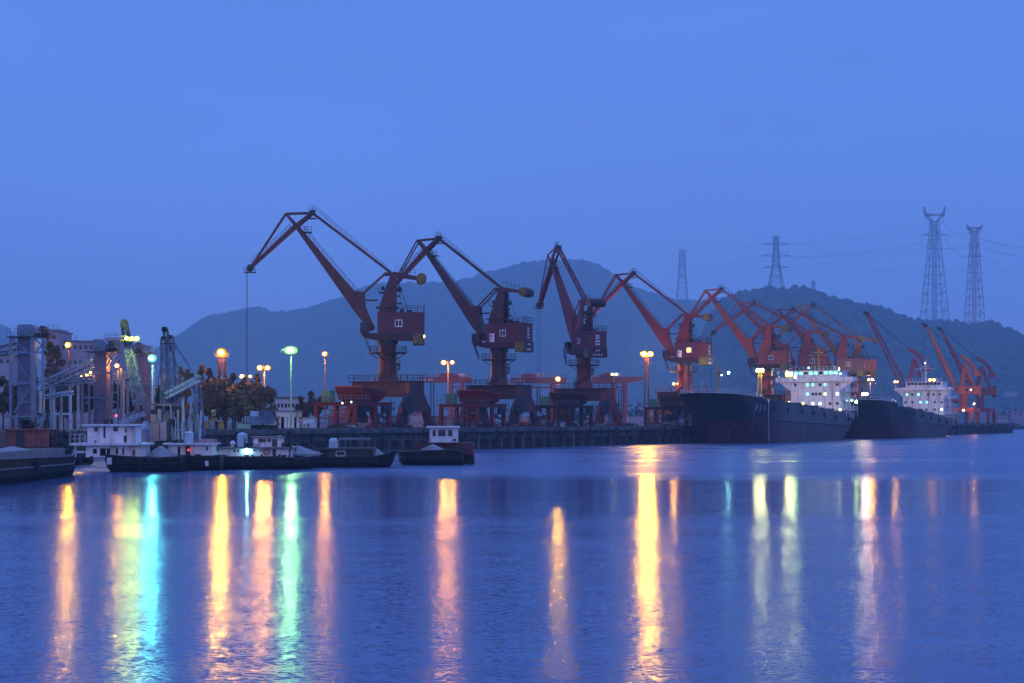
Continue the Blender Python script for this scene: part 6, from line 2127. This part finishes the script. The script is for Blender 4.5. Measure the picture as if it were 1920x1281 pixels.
# ------------------------------------------------------------------ trees
def leaf_mesh(kind, rad, hgt, n, seed, conif):
    r = random.Random(seed)
    mb = MB()
    lumps = []
    for i in range(15 if not conif else 20):
        if conif:
            f = r.random()
            z = f * hgt
            rr = rad * (1 - f * 0.8) * r.uniform(0.3, 0.9)
            a = r.random() * 2 * pi
            lumps.append((Vector((rr * cos(a), rr * sin(a), z)), rad * (0.5 - 0.32 * f)))
        else:
            a, b = r.random() * 2 * pi, r.uniform(-0.5, 1.0)
            rr = rad * r.uniform(0.35, 0.8)
            lumps.append((Vector((rr * cos(a), rr * sin(a), hgt * 0.45 + b * hgt * 0.42)), rad * r.uniform(0.3, 0.5)))
    for i in range(n):
        c, lr = lumps[r.randrange(len(lumps))]
        d = Vector((r.gauss(0, 1), r.gauss(0, 1), r.gauss(0, 1)))
        d.normalize()
        o = c + d * lr * (r.random() ** 0.4)
        s = r.uniform(0.13, 0.34)
        u = Vector((r.gauss(0, 1), r.gauss(0, 1), r.gauss(0, 1))).normalized()
        v = u.cross(Vector((r.gauss(0, 1), r.gauss(0, 1), r.gauss(0, 1)))).normalized()
        mb.add([o - u * s - v * s * 0.5, o + u * s * 0.2 - v * s * 0.7, o + u * s, o + v * s * 0.7], [(0, 1, 2, 3)])
    return mb, lumps


TREES = []


def tree_proto(rad, hgt, n, seed, conif, m, label, loc, grp):
    root = thing("tree", loc, label, "tree", grp)
    mb, lumps = leaf_mesh(0, rad, hgt * 0.85, n, seed, conif)
    for i, v in enumerate(mb.v):
        mb.v[i] = v + Z * hgt * 0.18
    t = MB().cyl((0, 0, -0.1), (0, 0, hgt * (0.9 if conif else 0.55)), rad * 0.09, rad * 0.03, n=8)
    for c, lr in lumps[:12]:
        q = c + Z * hgt * 0.18
        t.bar((0, 0, max(0.6, q.z * 0.6)), q, 0.12, 0.12, 0.04, 0.04)
    t.build("trunk", bark, root)
    mb.build("crown", m, root)
    return root


GA, GB, GC = "brown trees beside the orange lamps", "dark trees between the elevator towers", "trees beyond the yard"
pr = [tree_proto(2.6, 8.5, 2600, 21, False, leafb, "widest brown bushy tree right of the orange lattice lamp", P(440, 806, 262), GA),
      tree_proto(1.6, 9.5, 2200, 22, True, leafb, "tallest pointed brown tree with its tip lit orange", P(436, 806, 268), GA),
      tree_proto(2.2, 7.5, 2200, 23, False, leafd, "dark bushy tree at the far left edge", P(6, 806, 262), GB)]
for p in pr:
    p.location.z = GZ
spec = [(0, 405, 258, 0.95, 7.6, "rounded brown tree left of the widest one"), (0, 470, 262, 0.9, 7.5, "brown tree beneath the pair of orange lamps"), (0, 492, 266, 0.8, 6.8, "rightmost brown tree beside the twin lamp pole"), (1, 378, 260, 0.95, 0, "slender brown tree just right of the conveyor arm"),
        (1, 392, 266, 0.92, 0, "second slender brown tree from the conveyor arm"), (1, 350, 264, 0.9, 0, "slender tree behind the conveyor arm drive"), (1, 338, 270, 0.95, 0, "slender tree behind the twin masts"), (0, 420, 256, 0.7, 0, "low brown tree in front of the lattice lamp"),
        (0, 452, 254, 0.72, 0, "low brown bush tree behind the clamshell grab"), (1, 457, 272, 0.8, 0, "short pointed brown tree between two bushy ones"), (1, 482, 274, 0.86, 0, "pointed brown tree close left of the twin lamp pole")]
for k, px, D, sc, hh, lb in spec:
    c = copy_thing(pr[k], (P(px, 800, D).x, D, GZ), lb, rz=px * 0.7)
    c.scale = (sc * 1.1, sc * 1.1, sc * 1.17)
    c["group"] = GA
spec = [(2, 100, 275, 1.0, "dark tree right of the first mauve tower"), (1, 92, 280, 1.25, "dark pointed tree rising beside the first tower"), (2, 118, 272, 0.9, "dark tree under the sloping conveyor"), (2, 140, 270, 0.95, "dark tree under the middle of the sloping conveyor"), (2, 232, 276, 0.9, "dark tree right of the second mauve tower"),
        (2, 25, 272, 1.0, "dark tree behind the left posts of the first tower"), (2, 62, 276, 1.0, "dark tree seen through the first tower frame"), (1, 108, 284, 1.2, "taller dark pointed tree in front of the pale block"), (2, 205, 280, 1.0, "dark tree behind the second mauve tower"),
        (2, 262, 282, 1.0, "dark tree behind the blue clad tower"), (2, 300, 280, 0.9, "dark tree behind the cyan lamp post"), (2, 168, 280, 1.0, "dark tree left of the second mauve tower"), (2, 318, 276, 0.85, "dark tree behind the twin mast crane")]
for k, px, D, sc, lb in spec:
    c = copy_thing(pr[k], (P(px, 800, D).x, D, GZ), lb, rz=px * 0.9)
    c.scale = (sc * 1.25, sc * 1.25, sc * 1.3)
    c["group"] = GB
spec = [(2, 577, 292, 0.85, "round dark tree left of the first hopper"), (2, 598, 298, 1.0, "larger dark tree behind the first hopper legs"), (2, 566, 300, 0.7, "small dark tree right of the white office")]
for k, px, D, sc, lb in spec:
    c = copy_thing(pr[k], (P(px, 800, D).x, D, GZ), lb, rz=px * 0.9)
    c.scale = (sc, sc, sc)
    c["group"] = GC

# wooded foot of the hills and buildings across the water at the right
r5 = random.Random(77)


def far_wood(name, label, x0, x1, y0, y1, n, hmin, hmax, zb):
    mb = MB()
    for i in range(n):
        x, y = r5.uniform(x0, x1), r5.uniform(y0, y1)
        h = r5.uniform(hmin, hmax)
        w = h * r5.uniform(0.35, 0.6)
        for k in range(22):
            o = Vector((x, y, zb + h * 0.55)) + Vector((r5.gauss(0, .45) * w, r5.gauss(0, .45) * w, r5.gauss(0, .24) * h))
            s = r5.uniform(0.12, 0.25) * h
            u = Vector((r5.gauss(0, 1), r5.gauss(0, 1), r5.gauss(0, 1))).normalized()
            v = u.cross(Vector((0.3, 0.2, 1))).normalized()
            mb.add([o - u * s, o - v * s * 0.7, o + u * s, o + v * s * .7], [(0, 1, 2, 3)])
    o = mb.build(name, leafd)
    tag(o, label, "woods", kind="stuff")


far_wood("woods", "dark low wood at the foot of the hill across the yard", 20, 140, 700, 900, 130, 5, 10, GZ)
far_wood("woods", "dark trees along the far bank at the right", 330, 700, 925, 1050, 200, 6, 13, 2.3)
r6 = random.Random(9)
hl = ["pale low house by the water at the right edge", "grey white house behind the far bank, left of the right edge one", "low pale shed on the far bank", "pale house with flat roof above the far bank", "small pale house among far trees", "pale hut on the lower slope of the right hill"]
for i, (px, py, D, w, h) in enumerate(((1914, 772, 985, 12, 8), (1890, 778, 990, 9, 8), (1878, 780, 960, 8, 5), (1862, 768, 1000, 10, 7), (1902, 768, 1030, 7, 6), (1896, 734, 1900, 16, 7))):
    b = Pl(D, px, "house", hl[i], "house", "houses across the water", zb=2.3)
    zt = b.z(py)
    zb_ = 0 if D < 1100 else zt - h
    MB().b2((-w / 2, 0, zb_), (w / 2, 8, zt)).build("wall", pale, b.root)
    MB().b2((-w / 2 - 0.4, -0.4, zt + 0.01), (w / 2 + 0.4, 8.4, zt + 0.4)).build("roof", grey, b.root)
    for k in range(3):
        MB().b2((-w / 2 + w * (k + 0.5) / 3 - 0.5, -0.06, zt - 2.2), (-w / 2 + w * (k + 0.5) / 3 + 0.5, -0.004, zt - 1.0)).build("window", glass, b.root)

# mooring ropes
for i, (a, b, lb) in enumerate(((P(1400, 743, 366), quay_pt(1225, 1.2, GZ + 0.4), "mooring rope running from the bow to the quay under the fourth crane"), (P(1318, 750, 358), quay_pt(1262, 1.2, GZ + 0.4), "short mooring rope from the stem to the quay"),
                               (P(1606, 772, 432), quay_pt(1585, 1.0, GZ + 0.4), "mooring rope at the stern of the nearer ship"))):
    mb = MB()
    prev = a
    for k in range(1, 15):
        f = k / 14
        q = a.lerp(b, f) - Z * (1.2 * 4 * f * (1 - f))
        mb.bar(prev, q, 0.09)
        prev = q
    tag(mb.build("mooring_rope", mat("pale_rope", (0.35, 0.34, 0.33), 0.9)), lb, "rope")
